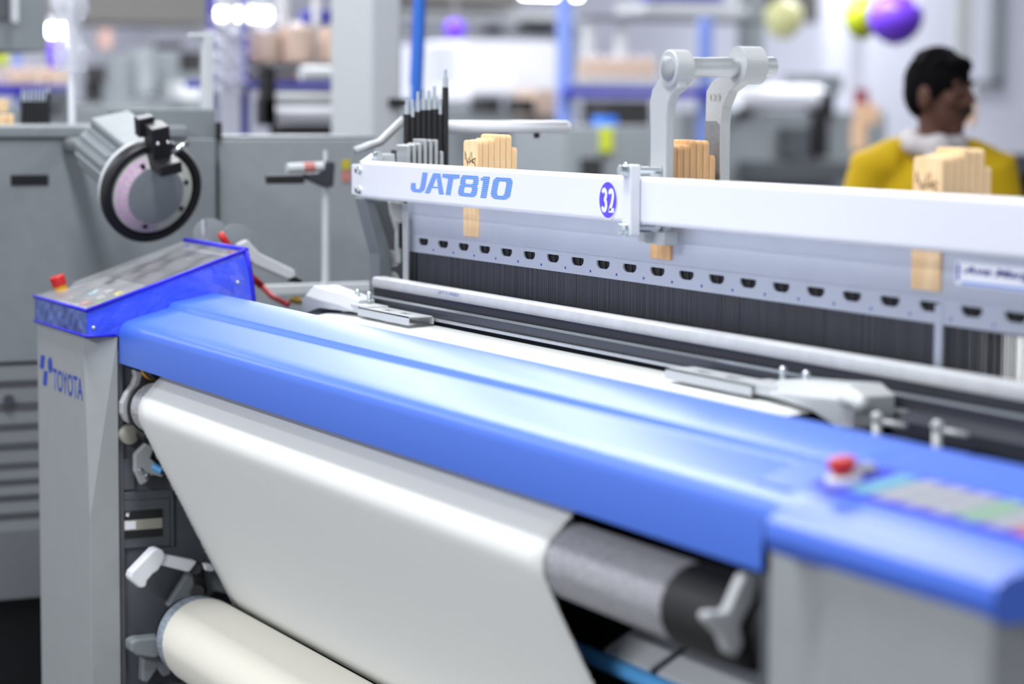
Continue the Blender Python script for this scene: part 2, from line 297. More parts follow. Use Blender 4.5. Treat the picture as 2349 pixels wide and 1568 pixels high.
ob('roll_saddle', MB().lathe((.03, .125, .47), (1, 0, 0), [(0, .05), (.003, .07), (.012, .07), (.014, .05)], 40), 'blackg', lk, smooth='e')
# ---- right, below the cover
bq = P(1420, 1532, 'Y', .13)
part('drip_pipe', MB().cyl((1.2, .13, bq.z), (2.195, .13, bq.z), .011, n=16), 'pipeblue', smooth='e', label='light blue pipe under the cover')
for xa, xb in ((1.62, 1.735), (1.755, 2.0)): part('lower_guard', MB().prism([(.135, bq.z+.014), (.2, bq.z+.05), (.2, bq.z+.045), (.135, bq.z+.009)], 'X', xa, xb), 'lgrey')
part('clamp_block', MB().cyl((2.05, .12, .79), (2.12, .12, .79), .018).cyl((2.13, .13, .80), (2.17, .13, .80), .02), 'alu', smooth='e')
# ---- top beam
xb0, xb1, zb0, zb1, yb0 = .093, 2.42, 1.279, 1.3475, .44
beam = part('top_beam', MB().box(xb0, 1.125, yb0, yb0+.034, zb0, zb1).box(1.125, xb1, yb0-.001, yb0+.034, zb0-.0005, zb1+.0005), 'white', bev=.006, seg=3)
ob('end_plate', MB().pxp([(806, 377), (829, 375), (829, 452), (806, 445)], 'Y', yb0+.012, .03), 'white', beam, .002)
for q in ((826, 391), (826, 436)): ob('bolt', MB().hexbolt(P(*q, 'Y', yb0-.0002), (0, -1, 0), .006, .007), 'chrome', beam, .0006)
xp0, xp1 = P(1427, 460, 'Y', yb0-.019).x, P(1446, 460, 'Y', yb0-.019).x
pl = ob('clamp_plate', MB().box(xp0, xp1, yb0-.019, yb0-.0015, 1.262, 1.3665), 'white', beam, .0025)
for z in (1.358, 1.272):
    ob('bolt', MB().hexbolt((xp0+.012, yb0-.019, z), (0, -1, 0), .0085, .009), 'chrome', beam, .0008)
    ob('bolt_shank', MB().cyl((xp0+.015, yb0-.002, z), (xp0+.015, yb0+.036, z), .0055, n=14), 'chrome', beam, smooth='e')
# lettering JAT810: slab italics cut into stripes
def glyph_rows(polys, v):
    xs = []
    for poly in polys:
        n = len(poly)
        for i in range(n):
            (x0, y0), (x1, y1) = poly[i], poly[(i+1) % n]
            if (y0 <= v) != (y1 <= v): xs.append(x0+(v-y0)/(y1-y0)*(x1-x0))
    xs.sort(); return list(zip(xs[::2], xs[1::2]))
G = []
def arc(cx, cy, rx, ry, a0, a1, n=6): return [(cx+rx*math.cos(math.radians(a0+(a1-a0)*k/n)), cy+ry*math.sin(math.radians(a0+(a1-a0)*k/n))) for k in range(n+1)]
G.append([[(960, 255), (1025, 255), (1025, 60)]+arc(965, 60, 60, 60, 0, -90)+arc(895, 60, 57, 60, -90, -180)+[(838, 105), (900, 105), (900, 70)]+arc(915, 70, 15, 18, 180, 270, 3)+arc(945, 70, 15, 18, 270, 360, 3)])
G.append([[(1030, 0), (1097, 255), (1182, 255), (1270, 0), (1208, 0), (1192, 55), (1108, 55), (1092, 0)], [(1120, 95), (1178, 95), (1148, 200)]])
G.append([[(1213, 255), (1423, 255), (1423, 200), (1352, 200), (1352, 0), (1290, 0), (1290, 200), (1213, 200)]])
def rr(x0, x1, y0, y1, r): return rrect(x0, x1, y0, y1, r, 6)
G.append([arc(1480, 45, 45, 45, 180, 270)+arc(1612, 45, 45, 45, 270, 360)+[(1657, 100)]+arc(1632, 105, 25, 25, 0, 60, 3)+arc(1625, 160, 30, 30, -60, 0, 3)+arc(1607, 210, 45, 45, 0, 90)+arc(1485, 210, 45, 45, 90, 180)+arc(1470, 160, 30, 30, 180, 240, 3)+arc(1460, 105, 25, 25, 120, 180, 3), rr(1500, 1592, 52, 108, 14), rr(1500, 1592, 153, 205, 14)])
G.append([[(1672, 200), (1672, 235), (1700, 240), (1712, 255), (1774, 255), (1774, 0), (1705, 0), (1705, 200)]])
G.append([rr(1815, 2035, 0, 255, 62), rr(1882, 1968, 50, 205, 24)])
mb = MB(); NS = 11
pA, pB = P(780+855/5.2275, 340+520/5.2275, 'Y', yb0), P(780+2040/5.2275, 340+625/5.2275, 'Y', yb0)
kx = (pB.x-pA.x)/(2040-855); kz = (P(780+1640/5.2275, 340+332/5.2275, 'Y', yb0).z-P(780+1640/5.2275, 340+594/5.2275, 'Y', yb0).z)/255
for polys in G:
    for s in range(NS):
        v0 = 255*s/NS; dv = 255/NS*.66; sub = [v0+dv*t for t in (0.02, .5, .98)]
        rows = [glyph_rows(polys, v) for v in sub]
        for t in range(2):
            r0, r1 = rows[t], rows[t+1]
            if len(r0) != len(r1): r1 = r0 if len(r0) > len(r1) else r1; r0 = r1
            for (a0, a1), (c0, c1) in zip(r0, r1):
                q = [(a0, sub[t]), (a1, sub[t]), (c1, sub[t+1]), (c0, sub[t+1])]
                mb.add([(pA.x+(x+.168*v-855)*kx, yb0-.0005, pA.z+v*kz) for x, v in q], [(0, 1, 2, 3)])
ob('lettering', mb, 'sky', beam, label='pale blue striped lettering')
# number sticker
sc_ = P(1395.5, 458.5, 'Y', yb0)
mb = MB()
for r, y, m in ((.0292, -.0006, 1), (.0272, -.0009, 0)):
    mb.add([(sc_.x+r*math.cos(k*.1309), yb0+y, sc_.z+r*math.sin(k*.1309)) for k in range(48)], [tuple(range(48))], m)
st = ob('number_sticker', mb, ['violet', 'paper'], beam, label='round violet number sticker', fix=False)
# 3 and 2 drawn as heavy condensed strokes
def stroke(pts, w, o, kx, kz, y, mbx):
    pts = [Vector((p[0]*kx, p[1]*kz)) for p in pts]; L_, R_ = [], []
    for i, p in enumerate(pts):
        d = (pts[min(i+1, len(pts)-1)]-pts[max(i-1, 0)]).normalized(); n = Vector((-d.y, d.x)); L_.append(p+n*w); R_.append(p-n*w)
    for i in range(len(pts)-1):
        mbx.add([(o[0]+q.x, y, o[1]+q.y) for q in (L_[i], L_[i+1], R_[i+1], R_[i])], [(0, 1, 2, 3)])
mb = MB(); u = .0096
three = arc(0, .45, .62, .36, 160, -60, 10)+arc(0, -.42, .66, .44, 70, -160, 12)
two = arc(0, .42, .62, .40, 165, -25, 10)+[(.25, -.25), (-.45, -.82)]
stroke(three, .0034, (sc_.x-.0108, sc_.z), u, .0185, yb0-.0013, mb)
stroke(two, .0034, (sc_.x+.0105, sc_.z-.0005), u, .0185, yb0-.0012, mb)
mb.add([(sc_.x+x, yb0-.0012, sc_.z+z) for x, z in ((.0026, -.0185), (.0198, -.0185), (.0198, -.0118), (.0066, -.0118))], [(0, 1, 2, 3)])
ob('numerals', mb, 'paper', beam, fix=False)
# ---- twin arm bracket with pin
arm = [(1.114, 1.25), (1.163, 1.25), (1.1645, 1.43), (1.168, 1.452), (1.178, 1.467), (1.2, 1.478)]
E = (1.176, 1.507); er = .0275
arm += [(E[0]+er*math.cos(math.radians(a)), E[1]+er*math.sin(math.radians(a))) for a in range(-40, 200, 15)]
arm += [(1.146, 1.495), (1.122, 1.478), (1.115, 1.46)]
mb = MB().prism(arm, 'Y', .478, .4935).cyl((E[0], .474, E[1]), (E[0], .505, E[1]), er, n=36).box(1.11, 1.168, .474, .5, 1.247, 1.268).box(1.114, 1.135, .46, .478, 1.25, 1.275)
part('front_arm', mb, 'alu', bev=.003, seg=3)
ob('parting_line', MB().box(1.118, 1.158, .4776, .478, 1.346, 1.3475), 'dsteel', loom.children[-1])
E2 = (1.187, 1.5135)
arm2 = [(1.068, 1.25), (1.119, 1.25), (1.119, 1.43), (1.123, 1.452), (1.14, 1.474), (1.17, 1.487)]+[(E2[0]+er*math.cos(math.radians(a)), E2[1]+er*math.sin(math.radians(a))) for a in range(-60, 190, 15)]+[(1.16, 1.513), (1.13, 1.5), (1.09, 1.488), (1.075, 1.475)]
mb = MB().prism(arm2, 'Y', .6, .6165).cyl((E2[0], .585, E2[1]), (E2[0], .623, E2[1]), er, n=36)
ra = part('rear_arm', mb, 'alu', bev=.003, seg=3)
ob('machined_face', MB().prism([(1.071, 1.25), (1.116, 1.25), (1.116, 1.425), (1.107, 1.43), (1.073, 1.43)], 'Y', .5993, .6), 'machined', ra)
pa = Vector((1.088, .5995, 1.462))
text('numerals', '123', pa, (1, 0, 0), (0, 0, 1), .03, .009, 'plate', ra, th=.0006)
pin = part('bracket_pin', MB().cyl((1.1765, .4735, 1.508), (1.1885, .648, 1.5115), .0145, n=32).lathe((1.1762, .4705, 1.507), (0, 1, 0), [(0, .016), (.002, .019), (.004, .019)], 32), 'steel', smooth='e')
# ---- reed and sley
YR = .47
reed = part('reed', MB().box(.088, 2.42, YR+.002, YR+.006, 1.085, 1.113), 'wires')
ob('reed_cap', MB().prism([(YR-.002, 1.1115), (YR-.004, 1.119), (YR-.002, 1.1285), (YR+.004, 1.131), (YR+.022, 1.131), (YR+.026, 1.127), (YR+.026, 1.118), (YR+.02, 1.1115)], 'X', .088, 2.42), 'reed', reed, smooth='e', label='pale metal reed cap')
pa, pb = P(1006, 678, 'Y', YR-.004), P(1053, 683, 'Y', YR-.004)
text('lettering', 'JAT C-REED', (pa.x, YR-.0046, 1.1200), (1, 0, 0), (0, 0, 1), pb.x-pa.x, .0062, 'logo', reed)
rw = MB()
for k in range(95): rw.box(.09+k*.0245, .0912+k*.0245, YR-.001, YR+.002, 1.09, 1.112)
ob('reed_wires', MB().box(.09, 2.41, YR-.0005, YR+.002, 1.09, 1.1118), 'dsteel', reed)
sl = MB().prism([(.431, 1.088), (.431, 1.0985), (.436, 1.1015), (.462, 1.0965), (.462, 1.06), (.44, 1.06)], 'X', .12, 2.42)
sley = part('sley', sl, 'dsteel', bev=.0015)
ob('sley_ledge', MB().prism([(.4305, 1.0985), (.4345, 1.102), (.437, 1.102), (.4335, 1.0975)], 'X', .119, 2.42), 'chrome', sley)
ob('sley_ledge', MB().box(.119, 2.42, .424, .431, 1.079, 1.0835), 'steel', sley)
# ---- temples
def temple(x0, sgn):
    X = lambda t: x0+sgn*t
    hs = MB()
    secs = [(0, .362, .424, 1.062, 1.10), (.03, .358, .424, 1.06, 1.112), (.09, .36, .424, 1.074, 1.108), (.16, .37, .424, 1.076, 1.104), (.215, .375, .42, 1.077, 1.098)]
    vs = []; fs = []
    for (t, y0, y1, z0, z1) in secs: vs += [(X(t), y0, z0), (X(t), y1, z0), (X(t), y1, z1), (X(t), y0+.016, z1), (X(t), y0, z1-.018)]
    for j in range(len(secs)-1):
        for k in range(5): fs.append((j*5+k, j*5+(k+1) % 5, (j+1)*5+(k+1) % 5, (j+1)*5+k))
    fs += [(0, 1, 2, 3, 4), tuple(range(len(vs)-5, len(vs)))]
    hs.add(vs, fs).box(min(X(.03), X(.06)), max(X(.03), X(.06)), .385, .42, 1.03, 1.07).box(min(X(.2), X(.28)), max(X(.2), X(.28)), .378, .42, 1.076, 1.0915)
    t = part('temple', hs, 'alu', bev=.004, seg=2)
    br = MB(); x1, x2 = sorted((X(.25), X(.475))); y0, y1, zt = .372, .42, 1.0885
    cut = sorted((X(.315), X(.35), X(.39), X(.425)))
    for (a, b) in ((x1, cut[0]), (cut[1], cut[2]), (cut[3], x2)): br.box(a, b, y0, y1, zt-.002, zt)
    for (a, b) in ((cut[0], cut[1]), (cut[2], cut[3])): br.box(a, b, y0, y0+.018, zt-.002, zt).box(a, b, y1-.016, y1, zt-.002, zt)
    br.box(x1, x2, y0, y0+.002, 1.0735, zt).box(x1, x2, y1-.002, y1, 1.0745, zt)
    ob('temple_bar', br, 'alu', t)
    for q in (.17, .225): ob('bolt', MB().cyl((X(q), .405, 1.095), (X(q), .405, 1.108), .004, n=12).ball((X(q), .405, 1.109), .0055, n=10), 'chrome', t, smooth=True)
temple(-.005, 1); temple(1.83, -1)
# nozzle pipes and fittings by the left temple
part('air_fitting', MB().cyl(P(668, 689, 'Y', .44), P(706, 692, 'Y', .44), .0055, n=14).cyl(P(676, 688, 'Y', .44), P(684, 689, 'Y', .44), .009, n=6), 'brass', smooth='e')
part('fitting_block', MB().pxp([(712, 680), (738, 682), (738, 704), (712, 702)], 'Y', .45, .04).pxp([(700, 706), (760, 712), (760, 740), (700, 728)], 'Y', .46, .04), 'steel', bev=.002)
part('red_air_hose', MB().tube([P(570, 630, 'Y', .42), P(600, 655, 'Y', .44), P(625, 680, 'Y', .45), P(660, 698, 'Y', .45)], .006), 'hose', smooth=True)
# nozzle stands on the right
for q in ((2012, 965), (2150, 985)):
    b = P(*q, 'Y', .33); part('nozzle_stand', MB().cyl((b.x, b.y, 1.0), (b.x, b.y, b.z), .0055, n=12).ball((b.x, b.y, b.z+.004), .0075, n=12).cyl((b.x, b.y, b.z), (b.x+.03, b.y+.02, b.z-.004), .0035, n=10), 'alu', smooth=True)
part('nozzle_valve', MB().ball(P(1975, 930, 'Y', .36), .011, n=14).cyl(P(1935, 915, 'Y', .36), P(1975, 930, 'Y', .36), .008, n=12), 'alu', smooth=True)
part('sley_guard', MB().prism([(.40, 1.057), (.40, 1.075), (.425, 1.085), (.43, 1.057)], 'X', 1.86, 2.19), 'dsteel')
# ---- upper frame at the left end, springs and lugs
part('upper_frame', MB().pxp([(812, 452), (836, 455), (868, 556), (876, 590), (876, 668), (846, 668), (846, 580)], 'X', -.03, .05), 'mgrey', bev=.003)
part('upper_frame_web', MB().pxp([(834, 455), (905, 462), (910, 490), (938, 500), (938, 660), (872, 660), (872, 580), (862, 545)], 'X', -.05, .012), 'dgrey', bev=.003)
part('stay_arm', MB().pxp([(888, 462), (925, 466), (934, 510), (916, 560), (914, 604), (904, 602), (904, 530), (892, 490)], 'X', .02, .012), 'alu', bev=.002)
part('rubber_pad', MB().pxp([(914, 511), (930, 511), (930, 572), (914, 568)], 'X', .035, .012), 'black', bev=.002)
part('cable_eye', MB().lathe(P(896, 592, 'X', .0), (1, 0, 0), [(0, .010), (.001, .016), (.014, .016), (.015, .010)], 20), 'alu', smooth='e')
part('cable_eye', MB().lathe(P(892, 640, 'X', .0), (1, 0, 0), [(0, .010), (.001, .016), (.014, .016), (.015, .010)], 20), 'alu', smooth='e')
part('frame_guide', MB().pxp([(922, 466), (933, 467), (935, 660), (924, 658)], 'Y', .5, .004), 'alu', bev=.001)
bt = part('beam_bracket', MB().pxp([(822, 372), (850, 352), (892, 352), (894, 378), (850, 378)], 'X', .06, .03), 'lgrey', bev=.002)
ob('bolt', MB().hexbolt(P(866, 360, 'X', .09), (1, 0, 0), .008, .008), 'chrome', bt)
part('lug_holder', MB().pxp([(896, 342), (918, 344), (918, 380), (896, 380)], 'X', .05, .03), 'dsteel', bev=.002)
tops = [262, 268, 256, 252, 252, 250, 262, 200]; tips = [222, 228, 210, 204, 208, 198, 226, 160]
for i in range(8):
    x = 933+i*12.6; a, b, t = P(x, 380, 'X', .06), P(x, tops[i], 'X', .06), P(x, tips[i], 'X', .06)
    s = part('spring_rod', MB().cyl((.06, a.y, 1.25), (.06, a.y, b.z), .0063, n=14), 'black', smooth='e')
    ob('steel_tip', MB().cyl((.06, a.y, b.z), (.06, a.y, b.z+.55*(t.z-b.z)), .005, n=12).cyl((.06, a.y, b.z+.55*(t.z-b.z)), (.06, a.y, t.z), .003, n=12), 'chrome', s, smooth='e')
part('rear_pipe', MB().cyl(P(980, 291, 'X', .0), P(1298, 291, 'X', .0), .0125, n=24).ball(P(1298, 291, 'X', 0), .0125, n=12), 'white', smooth=True, label='white pipe reaching back from the frame')
part('rear_pipe_bracket', MB().tube([P(815, 345, 'X', -.02), P(850, 333, 'X', -.02), P(872, 326, 'X', -.02), P(926, 274, 'X', -.02)], .008), 'alu', smooth=True)
part('rear_pipe_clip', MB().cyl(P(1230, 302, 'X', 0), P(1232, 316, 'X', 0), .006), 'black')
part('rear_pipe_clip', MB().tube([P(1103, 300, 'X', 0), P(1112, 311, 'X', 0), P(1170, 312, 'X', 0)], .004), 'black')
part('rear_frame', MB().box(-.1, -.05, .7, 1.2, .2, 1.29).box(-.06, .02, .9, 1.0, .9, 1.28), 'mgrey', bev=.004)

# ================================================================== heald frames
PIT = .0112; Y0 = .515
def rail_mesh():
    mb = MB(); x0, x1 = .143, 2.32; zt, zl, zh, zb = 1.30, 1.2145, 1.2145, 1.1815
    y0, y1 = Y0-.002, Y0+.0012
    mb.box(x0, x1, y0+.0012, y1, zl, zt)
    # lower strip with half round holes
    N = 25; px = (1.861-.219)/19; hs = .219; hz = (1.2035+1.201)/2
    cells = [x0]+[hs+(k+.5)*px for k in range(N-1)]; cells[-1] = x1
    for k in range(len(cells)-1):
        a, b = cells[k], cells[k+1]
        cx = hs+k*px if k < 25 else None
        outer = [(a, zb), (b, zb), (b, zl), (a, zl)]
        hole = [(cx-.0205, hz+.0062), (cx+.0205, hz+.0062), (cx+.022, hz+.002), (cx+.019, hz-.003), (cx+.012, hz-.0066), (cx-.012, hz-.0066), (cx-.019, hz-.003), (cx-.022, hz+.002)]
        if cx+.03 > b or cx-.03 < a: hole = []
        pts = outer+hole
        tri = geometry.tessellate_polygon([[Vector((x, z, 0)) for x, z in outer]]+([[Vector((x, z, 0)) for x, z in hole]] if hole else []))
        mb.add([(x, y0, z) for x, z in pts], [tuple(t) for t in tri])
        mb.add([(x, y1, z) for x, z in pts], [tuple(t) for t in tri])
        h = len(hole)
        if h: mb.add([(x, y, z) for y in (y0, y1) for x, z in hole], [(i, (i+1) % h, h+(i+1) % h, h+i) for i in range(h)])
        mb.add([(a, y0, zb), (b, y0, zb), (b, y1, zb), (a, y1, zb)], [(0, 1, 2, 3)])
    mb.add([(x0, y0, zl), (x1, y0, zl), (x1, y0+.0012, zl+.0008), (x0, y0+.0012, zl+.0008)], [(0, 1, 2, 3)])
    return mb
def backing_mesh():  # dark strip added behind the rail holes so they look shaded
    mb = MB(); mb.box(.15, 2.3, Y0+.0042, Y0+.0055, 1.186, 1.213)
    return mb
def hook_mesh(k):
    x = .219+k*(1.861-.219)/19; return MB().box(x-.0006, x+.0006, Y0+.001, Y0+.0035, 1.193, 1.2125)
def wires_mesh(seed):
    r = random.Random(seed); mb = MB(); x = .165
    while x < 1.875:
        w = .0011; j = r.uniform(-.0004, .0004)
        if not (.178 < x < .186):
            mb.add([(x+j, Y0, 1.186), (x+j+w, Y0, 1.186), (x+j+w, Y0, 1.04), (x+j, Y0, 1.04), (x+j+w/2, Y0+.0012, 1.186), (x+j+w/2, Y0+.0012, 1.04)], [(0, 1, 2, 3), (1, 4, 5, 2), (4, 0, 3, 5)])
        x += r.choice((.0021, .0023, .0026, .0030)) if x < 1.79 else r.choice((.003, .004, .006))
    while x < 2.19:
        mb.box(x, x+.0012, Y0, Y0+.001, 1.04, 1.186); x += r.choice((.03, .06, .09, .14))
    return mb
DZ = [-.0, .001, .0035, .011, .010, .010, -.012]
names = ['frontmost heald frame facing the weaver, with slotted grey rail and lettered wooden guides', 'second heald frame counted from the front, wooden guides close behind the lettered ones', 'third heald frame counted from the front, its wooden guides a little higher', 'fourth heald frame counted from the front, tall wooden guides in mid stack', 'fifth heald frame counted from the front, tall wooden guides behind mid stack', 'sixth heald frame counted from the front, last of the tall wooden guides', 'rearmost heald frame, with the lowest wooden guides at the back of each stack']
GX = [(.396, .454), (1.065, 1.125), (1.737, 1.797)]
root0 = None
for i in range(7):
    off = Vector((0, i*PIT, DZ[i]))
    rt = thing('heald_frame', names[i], 'heald frame', (1.2, Y0+i*PIT, 1.18+DZ[i]), 'heald frames in the loom')
    if i == 0:
        root0 = rt
        base = {'rail': ob('rail', rail_mesh(), 'rail', rt), 'dark_hole_backing': ob('dark_hole_backing', backing_mesh(), 'vdark', rt)}
        for k in range(21): ob('heald_hook', hook_mesh(k), 'dsteel', rt)
        base['side_bar'] = ob('side_bar', MB().box(.15, .158, Y0-.003, Y0+.005, 1.04, 1.182), 'steel', rt)
        base['side_bar2'] = ob('side_bar', MB().box(.175, .183, Y0-.001, Y0+.005, 1.04, 1.182), 'dsteel', rt)
        base['mid_stay'] = ob('mid_stay', MB().box(1.787, 1.803, Y0-.003, Y0+.003, 1.04, 1.206), 'rail', rt)
        base['end_lug'] = ob('end_lug', MB().box(.098, .15, Y0-.0036, Y0+.0036, 1.28, 1.378), 'steel', rt, .002)
        for n, (a, b) in enumerate(GX):
            base['g%d' % n] = ob('wooden_guide', MB().prism([(a, 1.222), (b, 1.222)]+[(b-.007+.007*math.cos(t*.3927), 1.384+.007*math.sin(t*.3927)) for t in range(5)]+[(a+.007-.007*math.sin(t*.3927), 1.384+.007*math.cos(t*.3927)) for t in range(5)], 'Y', Y0-.0048, Y0+.0055), 'woodb' if n == 1 else 'wood', rt, .0012)
    else:
        for k, s in base.items():
            if k in ('mid_stay',): continue
            shared(s, rt, off)
    w = ob('heald_wires', wires_mesh(i), 'wires', rt, kind='stuff', fix=False)
    w.location = off
    if i == 0:
        dots = MB()
        for k in range(24):
            x = .219+(k+.52)*(1.642/19); dots.cyl((x, Y0-.002, 1.1895), (x, Y0-.0026, 1.1895), .0022, n=10)
        ob('rail_mark', dots, 'logo', base['rail'])
        for n in (0, 2):
            a, b = GX[n]; mk = MB(); r = random.Random(n); w_ = b-a
            for pts in ([(.12, .0), (.14, .016), (.34, -.012)], [(.2, .004), (.3, -.008), (.42, .004)], [(.45, -.008), (.52, .014)], [(.6, .016), (.64, -.006), (.7, -.004)], [(.4, -.006), (.85, .004), (.8, -.008)], [(.66, -.002), (.9, -.012)]):
                for p, q in zip(pts, pts[1:]):
                    p0, p1 = Vector((a+p[0]*w_, Y0-.0052, 1.357+p[1]*.9)), Vector((a+q[0]*w_, Y0-.0052, 1.357+q[1]*.9)); d = (p1-p0).normalized(); nn = Vector((-d.z, 0, d.x))*.0009
                    mk.add([p0+nn, p1+nn, p1-nn, p0-nn], [(0, 1, 2, 3)])
            ob('handwriting', mk, 'ink', base['g%d' % n], fix=False)
        # printed sticker at the right
        a, b = P(2195, 588, 'Y', Y0), P(2349, 662, 'Y', Y0)
        zt, zb_ = 1.262, 1.2335
        s = ob('printed_sticker', MB().box(a.x, a.x+.22, Y0-.0014, Y0-.0007, zb_, zt).box(a.x+.003, a.x+.008, Y0-.0018, Y0-.001, zb_+.006, zt-.002, 1).box(a.x+.012, a.x+.21, Y0-.0018, Y0-.001, zb_+.002, zb_+.0045, 2), ['paper', 'logo', 'sky'], base['rail'])
        text('lettering', 'Ave Margi', (a.x+.016, Y0-.0016, 1.246), (1, 0, 0), (0, 0, 1), .14, .012, 'navy', s, bold=.02, shear=.3)
# white warp sheet leaving the frames towards the back
mb = MB()
mb.add([(.2, .64, 1.095), (2.6, .64, 1.095), (2.6, 1.3, 1.13), (.2, 1.3, 1.13), (.2, .64, 1.092), (2.6, .64, 1.092), (2.6, 1.3, 1.127), (.2, 1.3, 1.127)], [(0, 1, 2, 3), (4, 5, 6, 7), (0, 1, 5, 4), (2, 3, 7, 6)])
tag(ob('warp_sheet', mb, 'warp'), 'white sheet of warp threads behind the heald wires', 'warp threads', kind='stuff')

# ================================================================== cloth and its roll
xL, xR = .118, 1.708
wr = .0485; path = [(.428, 1.071), (.36, 1.066), (.25, 1.05), (.205, 1.035), (.13, 1.012), (.085, .998), (.064, .984)]
path += [(RC[0]+wr*math.cos(math.radians(a)), RC[1]+wr*math.sin(math.radians(a))) for a in range(132, 205, 6)]
path += [(.0075+(.184-.0075)*t, .872+(.524-.872)*t) for t in (.12, .3, .5, .7, .9, .97)]
mb = MB(); n = len(path); NX = 40
for j in range(NX+1):
    x = xL+(xR-xL)*j/NX
    mb.v += [(x, y, z) for (y, z) in path]
mb.f = [(j*n+k, (j+1)*n+k, (j+1)*n+k+1, j*n+k+1) for j in range(NX) for k in range(n-1)]; mb.m = [0]*len(mb.f)
web = ob('woven_cloth', mb, 'cloth', smooth=True)
so = web.modifiers.new('thickness', 'SOLIDIFY'); so.thickness = .0012; so.offset = 0
tag(web, 'off white woven cloth running over the felt roller and down to the cloth roll', 'cloth')
fr_ = MB(); r = random.Random(3)
for (xe, sg) in ((xL, -1), (xR, 1)):
    for k in range(len(path)-1):
        p, q = Vector((0, *path[k])), Vector((0, *path[k+1])); L_ = (q-p).length; m_ = max(2, int(L_/.0016))
        for t in range(m_):
            c = p.lerp(q, (t+r.random())/m_); e = Vector((xe, c.y, c.z)); d = Vector((sg*r.uniform(.003, .009), r.uniform(-.002, .001), r.uniform(-.002, .002))); s2 = Vector((0, .0002, .0005))
            fr_.add([e+s2, e-s2, e+d], [(0, 1, 2)])
ob('fringe', fr_, 'fringe', web, kind='stuff', fix=False)
roll = thing('cloth_roll', 'cream cloth wound on a grey core, below the descending white cloth', 'cloth roll', (1, .125, .39))
ob('core', MB().cyl((.064, .125, .47), (1.80, .125, .47), .0775, n=48), 'core', roll, smooth='e')
ob('wound_cloth', MB().lathe((.104, .125, .47), (1, 0, 0), [(0, .076), (.001, .0797), (.004, .0803), (1.62, .0803), (1.623, .076)], 64), 'cream', roll, smooth='e')
fr_ = MB()
for k in range(260):
    a = r.uniform(0, 6.283); e = Vector((.105, .125+.0795*math.cos(a), .47+.0795*math.sin(a))); d = Vector((-r.uniform(.001, .005), math.cos(a)*r.uniform(-.001, .002), math.sin(a)*r.uniform(-.001, .002))); t = Vector((0, -math.sin(a), math.cos(a)))*.0006
    fr_.add([e+t, e-t, e+d], [(0, 1, 2)])
ob('fringe', fr_, 'fringe', roll, kind='stuff', fix=False)

# ================================================================== dust cover over the control box
dc = thing('dust_cover', 'blue plastic dust cover with clear top over the control box', 'cover', (-.17, .1, 1.03))
xl, xr = -.349, .0035
sidep = [(-.06, 1.0285), (-.06, 1.077), (-.057, 1.0785), (.246, BT(.246, .001)), (.254, BT(.246, -.006)), (.262, 1.06), (.262, 1.0285)]
ob('side_panel', MB().prism(sidep, 'X', xr-.0012, xr), 'vinyl', dc)
ob('side_panel', MB().prism([(y, min(z, BT(y, -.01))) for y, z in sidep], 'X', xl, xl+.0012), 'vinyl', dc)
mb = MB(); nx, nz = 44, 12; rr_ = random.Random(9)
for i in range(nx+1):
    for j in range(nz+1):
        e = min(1, min(i, nx-i)/5, min(j, nz-j)/3); x = i/nx*26; w = math.sin(x*.9+j*.35)+.8*math.sin(x*1.7-j*.6+1)+.6*math.sin(x*.43+j*.2+2)
        mb.v.append((xl+(xr-xl)*i/nx, -.0604-.0012*e*w-.0008*e, 1.0285+.0485*j/nz))
mb.f = [(i*(nz+1)+j, (i+1)*(nz+1)+j, (i+1)*(nz+1)+j+1, i*(nz+1)+j+1) for i in range(nx) for j in range(nz)]; mb.m = [0]*len(mb.f)
ob('front_panel', mb, 'vinylclr', dc, smooth=True)
ob('back_panel', MB().box(xl, xr-.001, .2605, .2615, 1.0285, 1.12), 'vinyl', dc)
def vin_top():
    mb = MB(); nx, ny = 30, 30; r = random.Random(5); ph = [r.uniform(0, 6) for _ in range(8)]
    for i in range(nx+1):
        for j in range(ny+1):
            x = xl+(xr-xl)*i/nx; y = -.057+(.246+.057)*j/ny; e = min(i, nx-i, j, ny-j)/6; e = min(1, e)
            z = BT(y)+e*.0025*(math.sin(x*60+y*35+ph[0])+math.sin(y*80-x*22+ph[1])*.7+math.sin(x*23+ph[2]))
            mb.v.append((x, y, z))
    keep = lambda i, j: (xl+(xr-xl)*(i+.5)/nx-eb.x)**2+(-.057+.303*(j+.5)/ny-eb.y-.004)**2 > .021**2
    mb.f = [(i*(ny+1)+j, (i+1)*(ny+1)+j, (i+1)*(ny+1)+j+1, i*(ny+1)+j+1) for i in range(nx) for j in range(ny) if keep(i, j)]; mb.m = [0]*len(mb.f); return mb
ob('top_window', vin_top(), 'clear', dc, smooth=True, label='wrinkled clear plastic window')
ob('front_roll', MB().tube([(xl+.004, -.0575, 1.0795), (xr-.006, -.0575, 1.0795)], .004, n=12), 'clear', dc, smooth=True)
A_, B_, C_, D_ = (xl, -.0605, 1.077), (xr+.001, -.0605, 1.077), (xr+.001, .247, BT(.247)), (xl, .247, BT(.247))
ob('binding', MB().tube([A_, B_], .0035).tube([B_, C_], .0035).tube([C_, D_], .0055).tube([C_, (xr+.001, .256, 1.14), (xr+.001, .262, 1.09), (xr+.001, .262, 1.03)], .004).tube([(xl, -.061, 1.0295), (xr, -.061, 1.0295), (xr+.001, -.006, 1.03)], .0025), 'vinyldk', dc, smooth=True, label='dark blue edge binding')
for q in ((215, 752), (546, 648)):
    ob('snap_button', MB().ball(P(*q, 'X', xr), .0042, (.6, 1, 1), n=14), 'chrome', dc, smooth=True)
